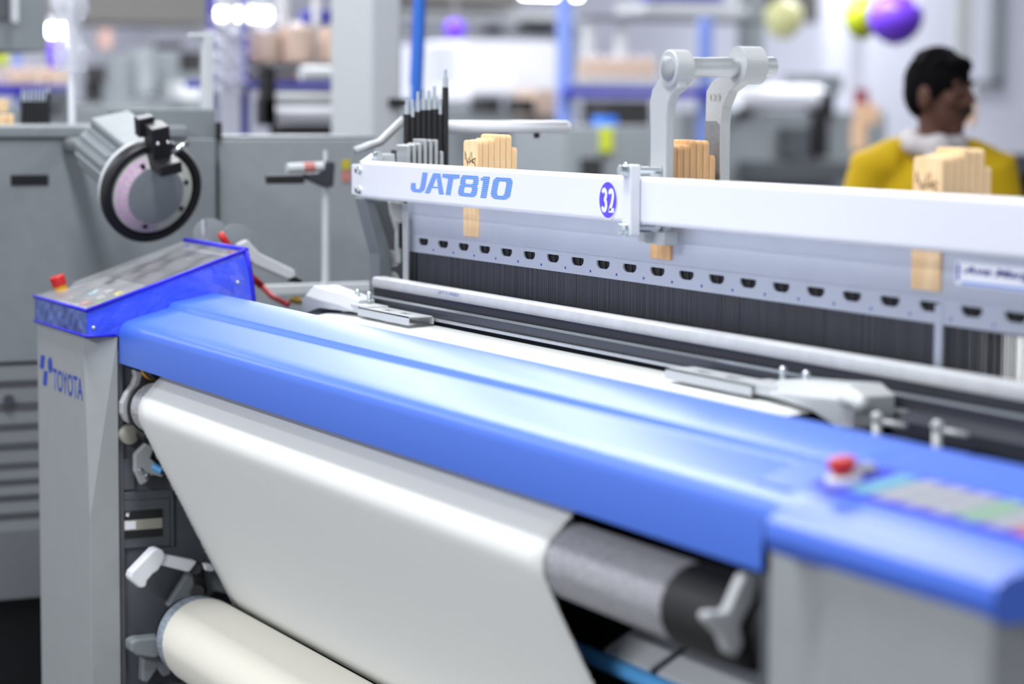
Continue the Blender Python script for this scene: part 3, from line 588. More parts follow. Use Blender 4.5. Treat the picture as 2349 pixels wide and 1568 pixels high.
# ================================================================== yarn feeder on the left
FC = P(357, 446, 'X', -.45); tc_ = (CAM-FC).normalized()
AX = (tc_*math.cos(.62)+(_r*.75-_up*.62).normalized()*math.sin(.62)).normalized()
side = (_r-AX*_r.dot(AX)).normalized(); upv = AX.cross(side); upv = upv if upv.z > 0 else -upv
fd = thing('yarn_feeder', 'grey yarn feeder with black ring and pink thread wound on its drum', 'yarn feeder', FC-AX*.2)
O = FC-AX*.02
ob('ring', MB().lathe(O, AX, [(-.03, .08), (-.028, .1), (-.012, .108), (.006, .109), (.012, .105), (.012, .095), (.0, .09)], 56), 'black', fd, smooth='e')
ob('flange', MB().lathe(O-AX*.055, AX, [(0, .07), (.004, .094), (.02, .102), (.026, .1), (.028, .08)], 48), 'lgrey', fd, smooth='e')
dr = ob('drum', MB().lathe(O-AX*.005, AX, [(0, .088), (.010, .088), (.014, .086), (.026, .060), (.027, .058)], 48), 'drum', fd, smooth='e')
pk = MB()
for k in range(15):
    a0, a1 = 1.75+k*.2, 1.75+k*.2+.15
    for j in range(2):
        t0, t1 = .008+.02*j, .024+.02*j
        def pt(a, t): f_ = t/.044; return O+AX*(.0085+f_*.0135)+(side*math.cos(a)+upv*math.sin(a))*(.0885-f_*.026)
        n_ = 4
        for s in range(n_):
            b0, b1 = a0+(a1-a0)*s/n_, a0+(a1-a0)*(s+1)/n_
            pk.add([pt(b0, t0), pt(b1, t0), pt(b1, t1), pt(b0, t1)], [(0, 1, 2, 3)])
ob('wound_yarn', pk, 'pink', dr, fix=False, label='pink thread on the drum')
fc = ob('drum_face', MB().lathe(O+AX*.0215, AX, [(0, .06), (.001, .061), (.002, .058)], 40), 'mgrey', dr, smooth='e')
dm = MB()
for a in (.15, 1.9, 4.3, 5.6): q = O+AX*.016+(side*math.cos(a)+upv*math.sin(a))*.07; dm.cyl(q-AX*.004, q+AX*.006, .005, n=10)
ob('drum_pin', dm, 'black', dr)
mo = MB().cyl(O-AX*.27, O-AX*.05, .052, n=28)
for k in range(16):
    a = k*.3927; q = side*math.cos(a)+upv*math.sin(a); mo.cyl(O-AX*.26+q*.052, O-AX*.12+q*.052, .006, n=8)
ob('motor', mo, 'mgrey', fd, smooth='e')
rotm = Matrix((side, upv, AX)).transposed()
def obox(c, hx, hy, hz, mbx):
    vs = [Vector(c)+rotm @ Vector((sx*hx, sy*hy, sz*hz)) for sx in (-1, 1) for sy in (-1, 1) for sz in (-1, 1)]
    return mbx.add(vs, [(0, 1, 3, 2), (4, 6, 7, 5), (0, 4, 5, 1), (2, 3, 7, 6), (0, 2, 6, 4), (1, 5, 7, 3)])
ob('housing', obox(O-AX*.16+upv*.04+side*.03, .045, .03, .11, MB()), 'mgrey', fd, .006)
ht = obox(O+upv*.105+side*.012+AX*.02, .02, .045, .022, MB()); obox(O+upv*.075+side*.012+AX*.062, .024, .012, .02, ht); obox(O+upv*.14+side*.0-AX*.01, .018, .02, .012, ht)
hd = ob('eyelet_holder', ht, 'black', fd, .003)
sc = MB()
for dx, dy in ((-.012, .08), (.02, .085), (-.01, .12), (.012, .118)): sc.ball(O+side*(dx+.012)+upv*dy+AX*.046, .0045, n=8)
sc.cyl(O+side*.03+upv*.085+AX*.03, O+side*.075+upv*.1+AX*.03, .005, n=8)
ob('screw', sc, 'chrome', hd, smooth=True)
ob('bracket_arm', MB().tube([O-AX*.2, O-AX*.27, (-.75, (O-AX*.27).y, (O-AX*.27).z), (-.9395, (O-AX*.27).y, (O-AX*.27).z)], .018), 'mgrey', fd, smooth=True)
# weft transport: lever, disc and red hose beyond the dust cover
wt = thing('gripper_stand', 'small clutter of grey levers, red hose and steel pin behind the dust cover', 'lever stand', (-.3, .35, 0))
XW = -.32
ob('lever', MB().pxp([(535, 560), (560, 548), (590, 580), (668, 618), (672, 632), (655, 640), (575, 605)], 'X', XW, .02), 'lgrey', wt, .003)
ob('lever_tip', MB().tube([P(664, 636, 'X', XW+.01), P(692, 645, 'X', XW+.01)], [.009, .003]), 'black', wt, smooth=True)
ob('disc', MB().lathe(P(480, 542, 'X', XW-.03), (1, -.1, .1), [(0, .03), (.004, .036), (.014, .036), (.016, .02)], 28).lathe(P(540, 552, 'X', XW-.02), (1, 0, .1), [(0, .03), (.004, .034), (.014, .034), (.016, .02)], 28), 'mgrey', wt, smooth='e')
ob('red_hose', MB().tube([P(505, 535, 'X', XW+.03), P(515, 550, 'X', XW+.03), P(532, 578, 'X', XW+.03), P(560, 620, 'X', XW+.03), P(600, 655, 'X', XW+.03)], .0075), 'red', wt, smooth=True)
ob('steel_pin', MB().cyl(P(467, 503, 'X', XW-.02), P(466, 560, 'X', XW-.02), .005, n=12).cyl(P(466, 552, 'X', XW-.02), P(466, 560, 'X', XW-.02), .014, n=14), 'chrome', wt, smooth='e')
b = P(520, 600, 'X', XW-.01)
ob('post', MB().cyl((XW-.02, b.y, 0), (XW-.02, b.y, b.z+.04), .018, n=16).box(XW-.1, XW+.06, b.y-.08, b.y+.08, 0, .012), 'mgrey', wt)
# tool stand
ts = thing('tool_stand', 'thin white stand with dark handle and small labelled tube', 'stand', (-.62, .86, 0)); XT = -.62
pz = P(747, 420, 'X', XT)
ob('pole', MB().cyl((XT, pz.y, .012), (XT, pz.y, pz.z), .0085, n=14).cyl((XT, pz.y, pz.z), (XT, pz.y, P(747, 345, 'X', XT).z), .005, n=10), 'lgrey', ts, smooth='e')
ob('foot', MB().cyl((XT, pz.y, 0), (XT, pz.y, .014), .12, n=32), 'mgrey', ts, smooth='e')
ob('cross_bar', MB().pxb(612, 654, 852, 671, XT+.012, .02), 'lgrey', ts, .003)
ob('handle', MB().pxb(615, 402, 700, 421, XT+.02, .02), 'black', ts, .003)
ob('clamp', MB().pxp([(690, 398), (725, 396), (745, 368), (762, 372), (758, 428), (735, 428), (700, 412)], 'X', XT+.005, .02), 'dsteel', ts, .003)
lt = ob('labelled_tube', MB().cyl(P(658, 386, 'X', XT+.02), P(740, 382, 'X', XT+.02), .0105, n=16), 'lgrey', ts, smooth='e')
ob('tube_label', MB().cyl(P(695, 384, 'X', XT+.02), P(720, 383, 'X', XT+.02), .0108, n=16), 'keyr', lt, smooth='e')
# ================================================================== the neighbouring loom beyond
nb = thing('air_jet_loom', 'second grey loom beyond the left end, tall side cabinets with black slot handles', 'loom', (-1.5, .5, 0)); XN = -.95
def npart(name, mb, m, bev=0, smooth=False, **k): return ob(name, mb, m, nb, bev, smooth, **k)
cb = npart('side_cabinet', MB().pxb(-330, 318, 499, 812, XN, .6), 'mgrey', .004)
ob('slot_handle', MB().pxb(25, 401, 112, 424, XN+.004, .02), 'black', cb, .002)
npart('cabinet_lip', MB().pxb(-330, 288, 432, 317, XN+.01, .6), 'mgrey', .006)
npart('end_block', MB().pxb(335, 250, 497, 318, XN-.06, .3), 'mgrey', .003)
npart('side_cabinet', MB().pxb(503, 320, 860, 900, XN-.04, .8, z0=0), 'cabgrey', .004)
npart('cabinet_lip', MB().pxb(497, 312, 862, 319, XN-.05, .3), 'mgrey', .003)
npart('hinge', MB().pxb(500, 280, 510, 320, XN-.03, .02), 'black', .002)
npart('caution_label', MB().pxb(786, 366, 803, 388, XN-.036, .006), 'keyy'); npart('caution_label', MB().pxb(786, 392, 803, 416, XN-.036, .006), 'keyr')
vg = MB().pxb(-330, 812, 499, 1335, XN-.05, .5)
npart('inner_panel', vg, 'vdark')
rb = MB()
for (y0, y1) in ((852, 885), (893, 945), (950, 985), (992, 1030), (1038, 1075), (1082, 1106), (1122, 1138), (1162, 1180), (1205, 1218)):
    a, b = P(-330, y0, 'X', XN), P(480, y1, 'X', XN); zc, hz = (a.z+b.z)/2, (a.z-b.z)/2
    rb.prism([(XN-.05, zc-hz), (XN-.012, zc-hz), (XN+.004, zc), (XN-.008, zc+hz), (XN-.05, zc+hz)], 'Y', a.y, b.y)
npart('vent_guard', rb, 'deepgrey', .002)
npart('kick_panel', MB().pxb(-330, 1240, 499, 1335, XN+.005, .1), 'deepgrey', .003)
npart('bolt_head', MB().cyl(P(20, 917, 'X', XN-.01), P(20, 917, 'X', XN+.012), .012, n=12), 'dsteel')
npart('base', MB().box(-1.6, -1.0, -.3, 1.3, 0, .36), 'black')
rb = MB()
for i in range(8):
    x = 52+i*8.4; a, b, t = P(x, 284, 'X', -1.3), P(x, 232-(i == 7)*18, 'X', -1.3), P(x, 205-(i == 7)*5, 'X', -1.3)
    s = npart('spring_rod', MB().cyl(a, b, .0052, n=10), 'black', smooth='e'); ob('steel_tip', MB().cyl(b, t, .003, n=8), 'chrome', s)
for i in range(2):
    a = P(8+i*17, 280, 'X', -1.28); npart('wooden_guide', MB().box(-1.32, -1.28, a.y-.008, a.y+.008, P(0, 290, 'X', -1.28).z, P(0, 262, 'X', -1.28).z), 'wood', .003)
npart('wooden_guide', MB().pxb(0, 228, 20, 258, -1.4, .06), 'wood', .003)
npart('edge_post', MB().pxb(468, 76, 491, 252, -1.1, .03).pxb(438, 76, 470, 86, -1.1, .03), 'lgrey', .003)
wp = thing('wrapped_post', 'white post wrapped in clear plastic standing on the neighbouring loom', 'post', P(168, 288, 'X', -1.2))
a, b = P(166, 290, 'X', -1.2), P(160, -60, 'X', -1.2); a.z = P(166, 288, 'X', XN+.01).z+.001
ob('post', MB().cyl(a, b, .009, n=14), 'white', wp, smooth='e')
wr_ = MB(); n = 18; r = random.Random(2)
pts = []
for k in range(13):
    q = P(162, 165-k*20, 'X', -1.2); pts.append((q, [.02+.012*r.random()+(.008 if k < 10 else 0)*math.sin(k) for _ in range(n)]))
for q, rs in pts: wr_.v += [q+Vector((math.cos(2*math.pi*j/n)*rs[j], math.sin(2*math.pi*j/n)*rs[j]*1.3, 0)) for j in range(n)]
wr_.f = [(i*n+j, i*n+(j+1) % n, (i+1)*n+(j+1) % n, (i+1)*n+j) for i in range(12) for j in range(n)]; wr_.m = [0]*len(wr_.f)
ob('plastic_wrap', wr_, 'wrap', wp, smooth=True)
# ================================================================== farther things, each at its own distance
def bgthing(name, label, cat, parts, group=None):
    """parts: (name, material, list of (x0, y0, x1, y1, X, depth, down to floor?))"""
    mbs = []
    for (pn, m, bs) in parts:
        for b in bs:
            mb = MB().pxb(*b[:6], z0=(0 if len(b) > 6 and b[6] else None)); mb.v = [(x, y, min(z, ZC)) for x, y, z in mb.v]
            mbs.append((pn, m, mb))
    allv = [Vector(v) for _, _, mb in mbs for v in mb.v]
    base = Vector((sum(v.x for v in allv)/len(allv), sum(v.y for v in allv)/len(allv), min(v.z for v in allv)))
    t = thing(name, label, cat, base, group)
    for pn, m, mb in mbs: ob(pn, mb, m, t, .004)
    return t
ZC = 4.2
mb = MB().pxb(850, -200, 922, 330, -2.0, .3, z0=0); zt = max(v[2] for v in mb.v); mb.v = [(x, y, ZC if z > zt-.01 else z) for x, y, z in mb.v]
struct('column_1', mb, 'lgrey', bev=.01)
cl = thing('cable_clip_mount', 'black clip fixed to the pale column', 'clip', P(920, 235, 'X', -1.985)); ob('jaw', MB().pxb(899, 225, 935, 245, -1.97, .029), 'black', cl, .004)
hz_ = thing('air_hose', 'bright blue hose hanging beside the pale column', 'hose', P(957, 400, 'X', -1.55))
ob('tube', MB().tube([P(957, 420, 'X', -1.55), P(956, 200, 'X', -1.55), P(960, 100, 'X', -1.55), P(964, -30, 'X', -1.55), P(966, -260, 'X', -1.55), P(967, -900, 'X', -1.55)], .0165, 14), 'strapblue', hz_, smooth=True)
ob('cuff', MB().cyl(P(949, 195, 'X', -1.56), P(958, -20, 'X', -1.56), .011), 'vinyldk', hz_)
# yarn creel and what stands on it
XC = -4.2
bgthing('yarn_creel', 'dark blue creel rack carrying large beige yarn packages', 'rack', [
 ('post', 'rackblue', [(484, -60, 498, 330, XC, .05, 1)]), ('post', 'rackblue', [(560, -60, 573, 330, XC-.02, .05, 1)]), ('post', 'rackblue', [(846, -60, 858, 330, XC, .05, 1)]),
 ('rail', 'rackblue', [(484, 184, 858, 206, XC+.03, .3)]), ('shelf', 'black', [(570, 147, 850, 157, XC+.01, .35)]), ('rail', 'rackblue', [(700, 22, 760, 55, XC-.5, .05)]), ('upright', 'lgrey', [(640, -60, 662, 60, XC-.3, .03), (722, -60, 735, 60, XC-.3, .03), (776, -60, 788, 60, XC-.3, .03)])])
def package(px, py0, py1, rpx, X, label, grp='beige yarn packages on the creel', m='beige', shelf=None):
    c = P(px, py1, 'X', X-.12)
    if shelf is not None: c.z = P(px, shelf[0], 'X', shelf[1]).z+.005
    t = P(px, py0, 'X', X-.12); k = (P(px+rpx, py1, 'X', X-.12)-c).y
    o = thing('yarn_package', label, 'yarn package', c, grp)
    ob('yarn', MB().lathe(c, (0, 0, 1), [(0, k*.9), (.006, k), ((t.z-c.z)*.97, k*.96), (t.z-c.z, k*.85)], 28), m, o, smooth='e')
    ob('tube', MB().cyl(c+Vector((0, 0, -.004)), (c.x, c.y, t.z+(.02 if t.z-c.z > .06 else .001)), k*.3, n=16), 'paper', o, smooth='e')
for px, y0, r, lb in ((604, 66, 36, 'beige yarn package at the left end of the creel shelf'), (682, 62, 40, 'beige yarn package second from the left on the creel shelf'), (777, 66, 44, 'widest beige yarn package, third on the creel shelf'), (848, 72, 24, 'beige yarn package half hidden by the pale column')):
    package(px, y0, 146, r, XC, lb, shelf=(147, XC+.01))
package(600, 164, 184, 34, XC, 'flat beige yarn package under the left end of the creel shelf', 'low beige packages under the shelf', shelf=(184, XC+.03)); package(672, 164, 184, 34, XC, 'flat beige yarn package under the shelf, right of its twin', 'low beige packages under the shelf', shelf=(184, XC+.03))
tr = bgthing('beam_trolley', 'black frame trolley holding pale warp rolls below the blue creel', 'trolley', [('side_frame', 'black', [(606, 150, 634, 288, -3.6, .06), (600, 225, 634, 286, -3.6, .06)]), ('side_frame', 'black', [(812, 150, 834, 300, -3.6, .06), (800, 236, 834, 270, -3.6, .06)]), ('lower_bar', 'black', [(636, 284, 836, 312, -3.58, .08, 1)]), ('upper_bar', 'black', [(606, 206, 834, 214, -3.61, .05)])])
ob('warp_roll', MB().cyl(P(622, 260, 'X', -3.75), P(812, 260, 'X', -3.75), .03, n=24), 'paper', tr, smooth='e')
ob('warp_roll', MB().cyl(P(622, 226, 'X', -3.75), P(812, 226, 'X', -3.75), .024, n=24), 'lgrey', tr, smooth='e')
ob('warp_roll', MB().cyl(P(690, 168, 'X', -3.75), P(818, 170, 'X', -3.75), .026, n=24), 'lgrey', tr, smooth='e')
pw = thing('hanging_plastic_sheet', 'crumpled clear plastic sheet hanging over the end of the blue creel', 'plastic sheet', P(530, 215, 'X', XC+.15))
mb = MB(); nx, ny = 26, 40; r = random.Random(11)
for i in range(nx+1):
    for j in range(ny+1):
        q = P(488+(640-488)*i/nx*(1 if j < 14 else .45), 8+205*j/ny, 'X', XC+.15); q.x += .05*math.sin(i*1.1+j*.4)+.05*math.sin(j*.9-i*.5)+r.uniform(-.018, .018); mb.v.append(q)
mb.f = [(i*(ny+1)+j, (i+1)*(ny+1)+j, (i+1)*(ny+1)+j+1, i*(ny+1)+j+1) for i in range(nx) for j in range(ny)]; mb.m = [0]*len(mb.f)
ob('sheet', mb, 'wrap', pw, smooth=True)
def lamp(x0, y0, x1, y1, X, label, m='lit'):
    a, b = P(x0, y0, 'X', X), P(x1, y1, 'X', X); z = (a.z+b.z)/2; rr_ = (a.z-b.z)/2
    t = thing('lamp_or_glint', label, 'lamp', (X, (a.y+b.y)/2, z), 'tube lamps over the looms')
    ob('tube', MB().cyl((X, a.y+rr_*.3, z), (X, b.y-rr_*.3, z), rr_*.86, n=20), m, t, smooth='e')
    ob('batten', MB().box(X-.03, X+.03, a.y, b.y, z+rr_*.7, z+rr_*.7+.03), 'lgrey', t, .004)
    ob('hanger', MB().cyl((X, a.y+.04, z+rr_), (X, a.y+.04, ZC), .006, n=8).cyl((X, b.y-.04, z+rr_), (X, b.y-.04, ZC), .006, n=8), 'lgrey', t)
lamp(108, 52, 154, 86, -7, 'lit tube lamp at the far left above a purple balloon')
lamp(496, 16, 522, 48, -4.6, 'short glowing tube for the plastic glare at the top of the blue creel post')  # no lamp here: made-up tube glows in place of glare on plastic wrap
lamp(540, 14, 622, 52, -4.8, 'long glowing tube for the plastic glare above the large yarn packages')  # added glow, stands in for the bright glint of the wrap
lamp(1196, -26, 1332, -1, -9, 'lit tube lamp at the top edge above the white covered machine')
# upper left
bgthing('duct_casing', 'pale grey metal casing hanging in the upper left corner', 'casing', [('casing', 'mgrey', [(-120, -1300, 108, 119, -2.7, .5)]), ('window', 'dgrey', [(-120, -60, 26, 46, -2.69, .02)]), ('side_tube', 'white', [(28, -60, 42, 52, -2.66, .03)])])
bgthing('far_yarn_rack', 'distant rack with peach yarn row seen over the neighbouring cabinet', 'rack', [('yarn_row', 'beige', [(20, 156, 62, 192, -6, .2), (68, 156, 106, 192, -6, .2), (114, 156, 160, 192, -6, .2)]), ('shelf', 'rackblue', [(-60, 194, 160, 222, -6, .3)]), ('post', 'rackmid', [(38, 122, 52, 300, -6.02, .06, 1)]), ('lower_body', 'dgrey', [(118, 205, 160, 245, -5.9, .4)]), ('body', 'mgrey', [(-60, 244, 330, 330, -6, .8, 1)])])
bgthing('far_machine', 'distant pale machine with two upright white panels left of the steel post', 'machine', [('panel', 'cabgrey', [(316, 112, 356, 215, -9, .2)]), ('panel', 'mgrey', [(255, 130, 312, 235, -9.1, .2), (360, 120, 470, 225, -9.2, .2)]), ('body', 'mgrey', [(200, 228, 500, 330, -9, .8, 1)]), ('dark_motor', 'vdark', [(218, 150, 244, 190, -8.6, .2), (215, 190, 236, 235, -8.7, .2)]), ('dark_motor', 'vdark', [(437, 118, 466, 165, -8.6, .2)]), ('dark_arm', 'vdark', [(380, 96, 420, 112, -8.8, .2)]), ('white_roll', 'lgrey', [(412, 190, 462, 226, -8.2, .2)])])
bgthing('orange_cloth', 'faded orange cloth hanging far behind the wrapped post', 'cloth', [('drape', 'orange', [(236, 66, 258, 112, -9.5, .1)])])
# centre
bgthing('far_machine', 'large white covered machine in the distance behind the black spring rods', 'machine', [('cover', 'paper', [(1068, 92, 1284, 216, -9, .6)]), ('cover', 'wall', [(990, 100, 1060, 230, -9.1, .5)]), ('dark_gap', 'mgrey', [(1060, 95, 1070, 230, -9.05, .3)]), ('body', 'mgrey', [(930, 246, 1300, 420, -9, .8, 1)]), ('black_motor', 'vdark', [(1112, 222, 1150, 262, -8.5, .2)]), ('black_motor', 'vdark', [(1196, 225, 1228, 262, -8.5, .2)]), ('carton', 'beige', [(1230, 205, 1288, 268, -8.6, .3)]), ('white_roll', 'white', [(1030, 194, 1082, 228, -8, .2)])])
bgthing('far_creel', 'distant blue creel with a row of peach yarn packages behind the twin arm bracket', 'rack', [('post', 'rackmid', [(1288, -20, 1312, 300, -8, .06, 1)]), ('post', 'rackmid', [(1612, 40, 1634, 300, -8, .06, 1)]), ('rail', 'rackblue', [(1300, 200, 1640, 224, -7.9, .06)]), ('top_rail', 'dgrey', [(1362, 36, 1760, 54, -8.1, .2)]), ('shelf', 'lgrey', [(1320, 178, 1640, 190, -8, .3)]), ('black_box', 'vdark', [(1394, 230, 1492, 288, -7.6, .3)]), ('upright', 'lgrey', [(1345, 60, 1362, 140, -8.2, .05), (1420, 60, 1436, 140, -8.2, .05)])])
for k in range(6):
    package(1342+k*29, 134, 178, 15, -7.95, ['peach yarn package beside the pale blue post of the far creel', 'second peach yarn package along the far creel', 'third peach yarn package along the far creel', 'fourth peach yarn package along the far creel', 'peach yarn package just left of the twin arm bracket', 'peach yarn package peeping out behind the front arm of the bracket'][k], 'peach yarn packages on the far creel', shelf=(178, -8))
package(1572, 150, 186, 22, -7.95, 'peach yarn package seen between the two bracket arms', 'peach yarn packages on the far creel', shelf=(178, -8))
bgthing('grey_cabinet', 'grey cabinet in the middle distance with a lime tag on its corner', 'cabinet', [('body', 'mgrey', [(1296, 290, 1500, 420, -6.4, .6, 1)]), ('tag', 'lime', [(1381, 292, 1406, 350, -6.38, .03)]), ('dark_opening', 'vdark', [(1334, 362, 1384, 420, -6.38, .03)]), ('blue_cap', 'strapblue', [(1380, 268, 1416, 288, -6.42, .1)])])
bgthing('duct', 'dark overhead duct crossing the top left of the hall', 'duct', [('sheet', 'duct', [(110, -140, 500, 58, -13, .6)]), ('hanger', 'lgrey', [(150, -1500, 156, -138, -13.2, .03), (450, -1500, 456, -138, -13.2, .03)]), ('lower_edge', 'lgrey', [(110, 58, 500, 66, -13, .5)])])
bgthing('duct', 'dark overhead duct behind the blue hose', 'duct', [('sheet', 'duct', [(930, -140, 1190, 20, -13, .6)]), ('hanger', 'lgrey', [(960, -1500, 966, -138, -13.2, .03), (1150, -1500, 1156, -138, -13.2, .03)]), ('lower_edge', 'lgrey', [(930, 20, 1320, 50, -13.1, .5)])])
bgthing('duct', 'dark overhead duct beside the lime balloon', 'duct', [('sheet', 'duct', [(1820, -140, 2010, 50, -13, .6)]), ('hanger', 'lgrey', [(1850, -1500, 1856, -138, -13.2, .03), (1980, -1500, 1986, -138, -13.2, .03)])])
bgthing('duct', 'dark square duct above the worker head', 'duct', [('sheet', 'dgrey', [(2118, -140, 2206, 40, -12, .6)]), ('hanger', 'lgrey', [(2160, -1500, 2166, -138, -12.2, .03)])])
bgthing('loom_gantry', 'row of dark gear along the far wall behind the hose', 'gantry', [('beam', 'mgrey', [(960, 56, 1330, 84, -12, .3)]), ('dark_gear', 'vdark', [(1125, 58, 1155, 80, -11.9, .2)]), ('dark_gear', 'vdark', [(1215, 44, 1290, 66, -11.9, .2)]), ('post', 'mgrey', [(1295, 50, 1320, 300, -12, .2, 1)])])
# right
bgthing('far_machine', 'distant machine with a thick white cloth roll right of the twin arm bracket', 'machine', [('body', 'cabgrey', [(1560, 255, 2030, 460, -9, .8, 1)]), ('roll_frame', 'mgrey', [(1836, 170, 1932, 215, -9.1, .2)]), ('black_lever', 'vdark', [(1888, 212, 1914, 272, -8.9, .2)]), ('black_lever', 'vdark', [(1880, 272, 1900, 360, -8.9, .1)]), ('dark_motor', 'dgrey', [(1806, 292, 1858, 362, -8.9, .2)]), ('knob', 'vdark', [(1704, 250, 1726, 270, -8.9, .1)]), ('dark_trough', 'dgrey', [(1750, 372, 1980, 416, -8.7, .4)])])
t = bpy.data.objects['far_machine.002']
ob('white_roll', MB().cyl(P(1690, 224, 'X', -9.0), P(1880, 224, 'X', -9.0), .078, n=28), 'paper', t, smooth='e')
bgthing('hall_post', 'grey upright post between the bracket and the pale yellow balloon', 'post', [('post', 'mgrey', [(1722, -200, 1748, 420, -10, .15, 1)])])
bgthing('overhead_rack', 'overhead tray with violet trim at the top centre', 'rack', [('tray', 'lgrey', [(1480, 8, 1716, 34, -9.5, .4)]), ('trim', 'rackblue', [(1500, -20, 1660, 4, -9.5, .2)]), ('hanger', 'lgrey', [(1510, -900, 1516, 10, -9.6, .02), (1690, -900, 1696, 10, -9.6, .02)])])
cv = bgthing('cloth_bundle', 'maroon and tan cloth bundle hanging left of the worker', 'cloth', [('maroon_cloth', 'maroon', [(1972, 205, 1992, 262, -8, .06)]), ('tan_cloth', 'tan', [(1974, 238, 2016, 285, -7.95, .06), (1966, 280, 1988, 345, -7.95, .06)]), ('cord', 'wall', [(1981, -1500, 1984, 206, -8.02, .01)])])
bgthing('white_bag', 'white and tan bag hanging behind the worker face', 'bag', [('bag', 'paper', [(2216, 192, 2240, 226, -6, .08)]), ('strap', 'tan', [(2220, 226, 2240, 285, -6, .06)]), ('cord', 'lgrey', [(2227, -1500, 2229, 193, -6.03, .01)])])
bgthing('dark_shelf', 'dark shelf at the right edge behind the worker arm', 'shelf', [('shelf', 'dgrey', [(2300, 352, 2420, 400, -5, .3)]), ('body', 'vdark', [(2300, 400, 2420, 520, -5.05, .3, 1)])])
def balloon(px, py, rx, ry, X, m, label):
    c = P(px, py, 'X', X); k = (P(px+rx, py, 'X', X)-c).y; kz = (P(px, py-ry, 'X', X)-c).z
    o = thing('balloon', label, 'balloon', c, 'party balloons')
    prof = [(-kz, .002)]+[(-kz*math.cos(t*.157), k*math.sin(t*.157)*(1+.1*math.cos(t*.157)*-1)) for t in range(1, 20)]+[(kz, .002)]
    ob('skin', MB().lathe(c, (0, 0, 1), prof, 32), m, o, smooth=True)
    ob('string', MB().cyl((c.x, c.y, c.z+kz*.9), (c.x, c.y, ZC), .002, n=6), 'paper', o)
    ob('knot', MB().lathe(c+Vector((0, 0, -kz*1.06)), (0, 0, 1), [(0, k*.1), (kz*.08, .003)], 10), m, o)
balloon(2054, 44, 52, 58, -5, 'purple', 'large purple balloon at the top right')
balloon(1978, 42, 34, 48, -5.3, 'lime', 'lime green balloon beside the large purple one')
balloon(1798, 44, 38, 46, -9, 'paleyel', 'pale yellow balloon right of the grey post')
balloon(1044, 70, 24, 26, -10, 'purple', 'small purple balloon right of the blue hose')
balloon(129, 128, 20, 42, -6.5, 'purple', 'tall purple balloon under the far left lamp')
balloon(4, 136, 14, 20, -6.5, 'lime', 'small lime balloon at the left edge')
# ================================================================== hall
struct('floor', MB().box(-15, 9, -7, 15, -.1, 0), 'floor')
struct('wall_left', MB().box(-15.2, -15, -7, 15, 0, ZC), 'wall')
struct('wall_back', MB().box(-15.2, 9, 15, 15.2, 0, ZC), 'wall')
struct('ceiling', MB().box(-15.2, 9, -7, 15.2, ZC, ZC+.1), 'ceil')
struct('trim_1', MB().pxb(2288, -260, 2302, 196, -11, .06).pxb(2230, 184, 2302, 198, -11, .06), 'mgrey')
struct('wall_panel_1', MB().pxb(1900, -260, 2360, 250, -11.1, .1).pxb(1760, 250, 2500, 900, -11.1, .1, z0=0), 'wall')
# ================================================================== the worker behind the loom
PX = -1.5; hd_ = P(2155, 205, 'X', PX); dep = (hd_-CAM).dot(FW); SC = dep/FPX      # metres per pixel there
pr = Vector((_r.x, _r.y, 0)).normalized(); pf = Vector((-FH.x, -FH.y, 0)).normalized()   # to the picture's right, towards us
FEET = Vector((hd_.x, hd_.y, 0))
def W3(x, y, z): return FEET+pr*x+pf*y+Vector((0, 0, z))
zof = lambda py: hd_.z-(py-205)*SC*1.0
xof = lambda px: (px-2155)*SC
person = thing('person', 'man in mustard yellow shirt and grey neck scarf, head turned to the right', 'person', tuple(FEET))
yaw = math.radians(48); fdir = pf*math.cos(yaw)+pr*math.sin(yaw); fsid = pr*math.cos(yaw)-pf*math.sin(yaw)
def ell(mb, c, rx, ry, rz, A=None, B=None, n=20):    # ellipsoid with axes A (sideways), B (forwards), up
    A = A or pr; B = B or pf; R_ = Matrix((A, B, ZZ)).transposed(); return mb.ball(c, 1, (rx, ry, rz), n=n, rot=R_)
def limb(mb, pts, rs): return mb.tube([Vector(p) for p in pts], rs, n=14)
def merged(name, mb, m, parent, vox, label=None, it=2):
    o = ob(name, mb, m, parent, smooth=True, label=label)
    rm = o.modifiers.new('join', 'REMESH'); rm.mode = 'VOXEL'; rm.voxel_size = vox; rm.use_smooth_shade = True
    s = o.modifiers.new('smooth', 'SMOOTH'); s.factor = .5; s.iterations = it
    return o
hc = W3(xof(2158), 0, zof(212)); HS = 1.13
def tall(mb): mb.v = [(x, y, hc.z+(z-hc.z)*HS) for x, y, z in mb.v]; return mb
body = MB()
# head: skull, jaw, cheeks, nose, ears, brow, lips, neck
ell(body, hc+ZZ*.016-fdir*.008, .074, .094, .08, fsid, fdir, 28)
ell(body, hc-ZZ*.035+fdir*.022, .058, .062, .078, fsid, fdir, 24)
ell(body, hc-ZZ*.088+fdir*.052, .028, .026, .024, fsid, fdir)
for s in (-1, 1):
    ell(body, hc-ZZ*.02+fdir*.058+fsid*.034*s, .026, .022, .026, fsid, fdir)
    ell(body, hc-ZZ*.012-fdir*.006+fsid*.077*s, .010, .022, .033, fsid, fdir)
    ell(body, hc+ZZ*.022+fdir*.078+fsid*.026*s, .024, .010, .009, fsid, fdir)
limb(body, [hc+ZZ*.014+fdir*.084, hc-ZZ*.012+fdir*.1, hc-ZZ*.026+fdir*.106], [.009, .012, .015])
ell(body, hc-ZZ*.03+fdir*.092, .019, .013, .010, fsid, fdir)
ell(body, hc-ZZ*.056+fdir*.08, .024, .013, .008, fsid, fdir); ell(body, hc-ZZ*.066+fdir*.077, .021, .013, .008, fsid, fdir)
tall(body); nz = zof(325)
limb(body, [hc-ZZ*.03-fdir*.02, W3(xof(2150), -.012, zof(300)), W3(xof(2148), -.02, zof(345))], [.05, .05, .062])
shl = zof(338)
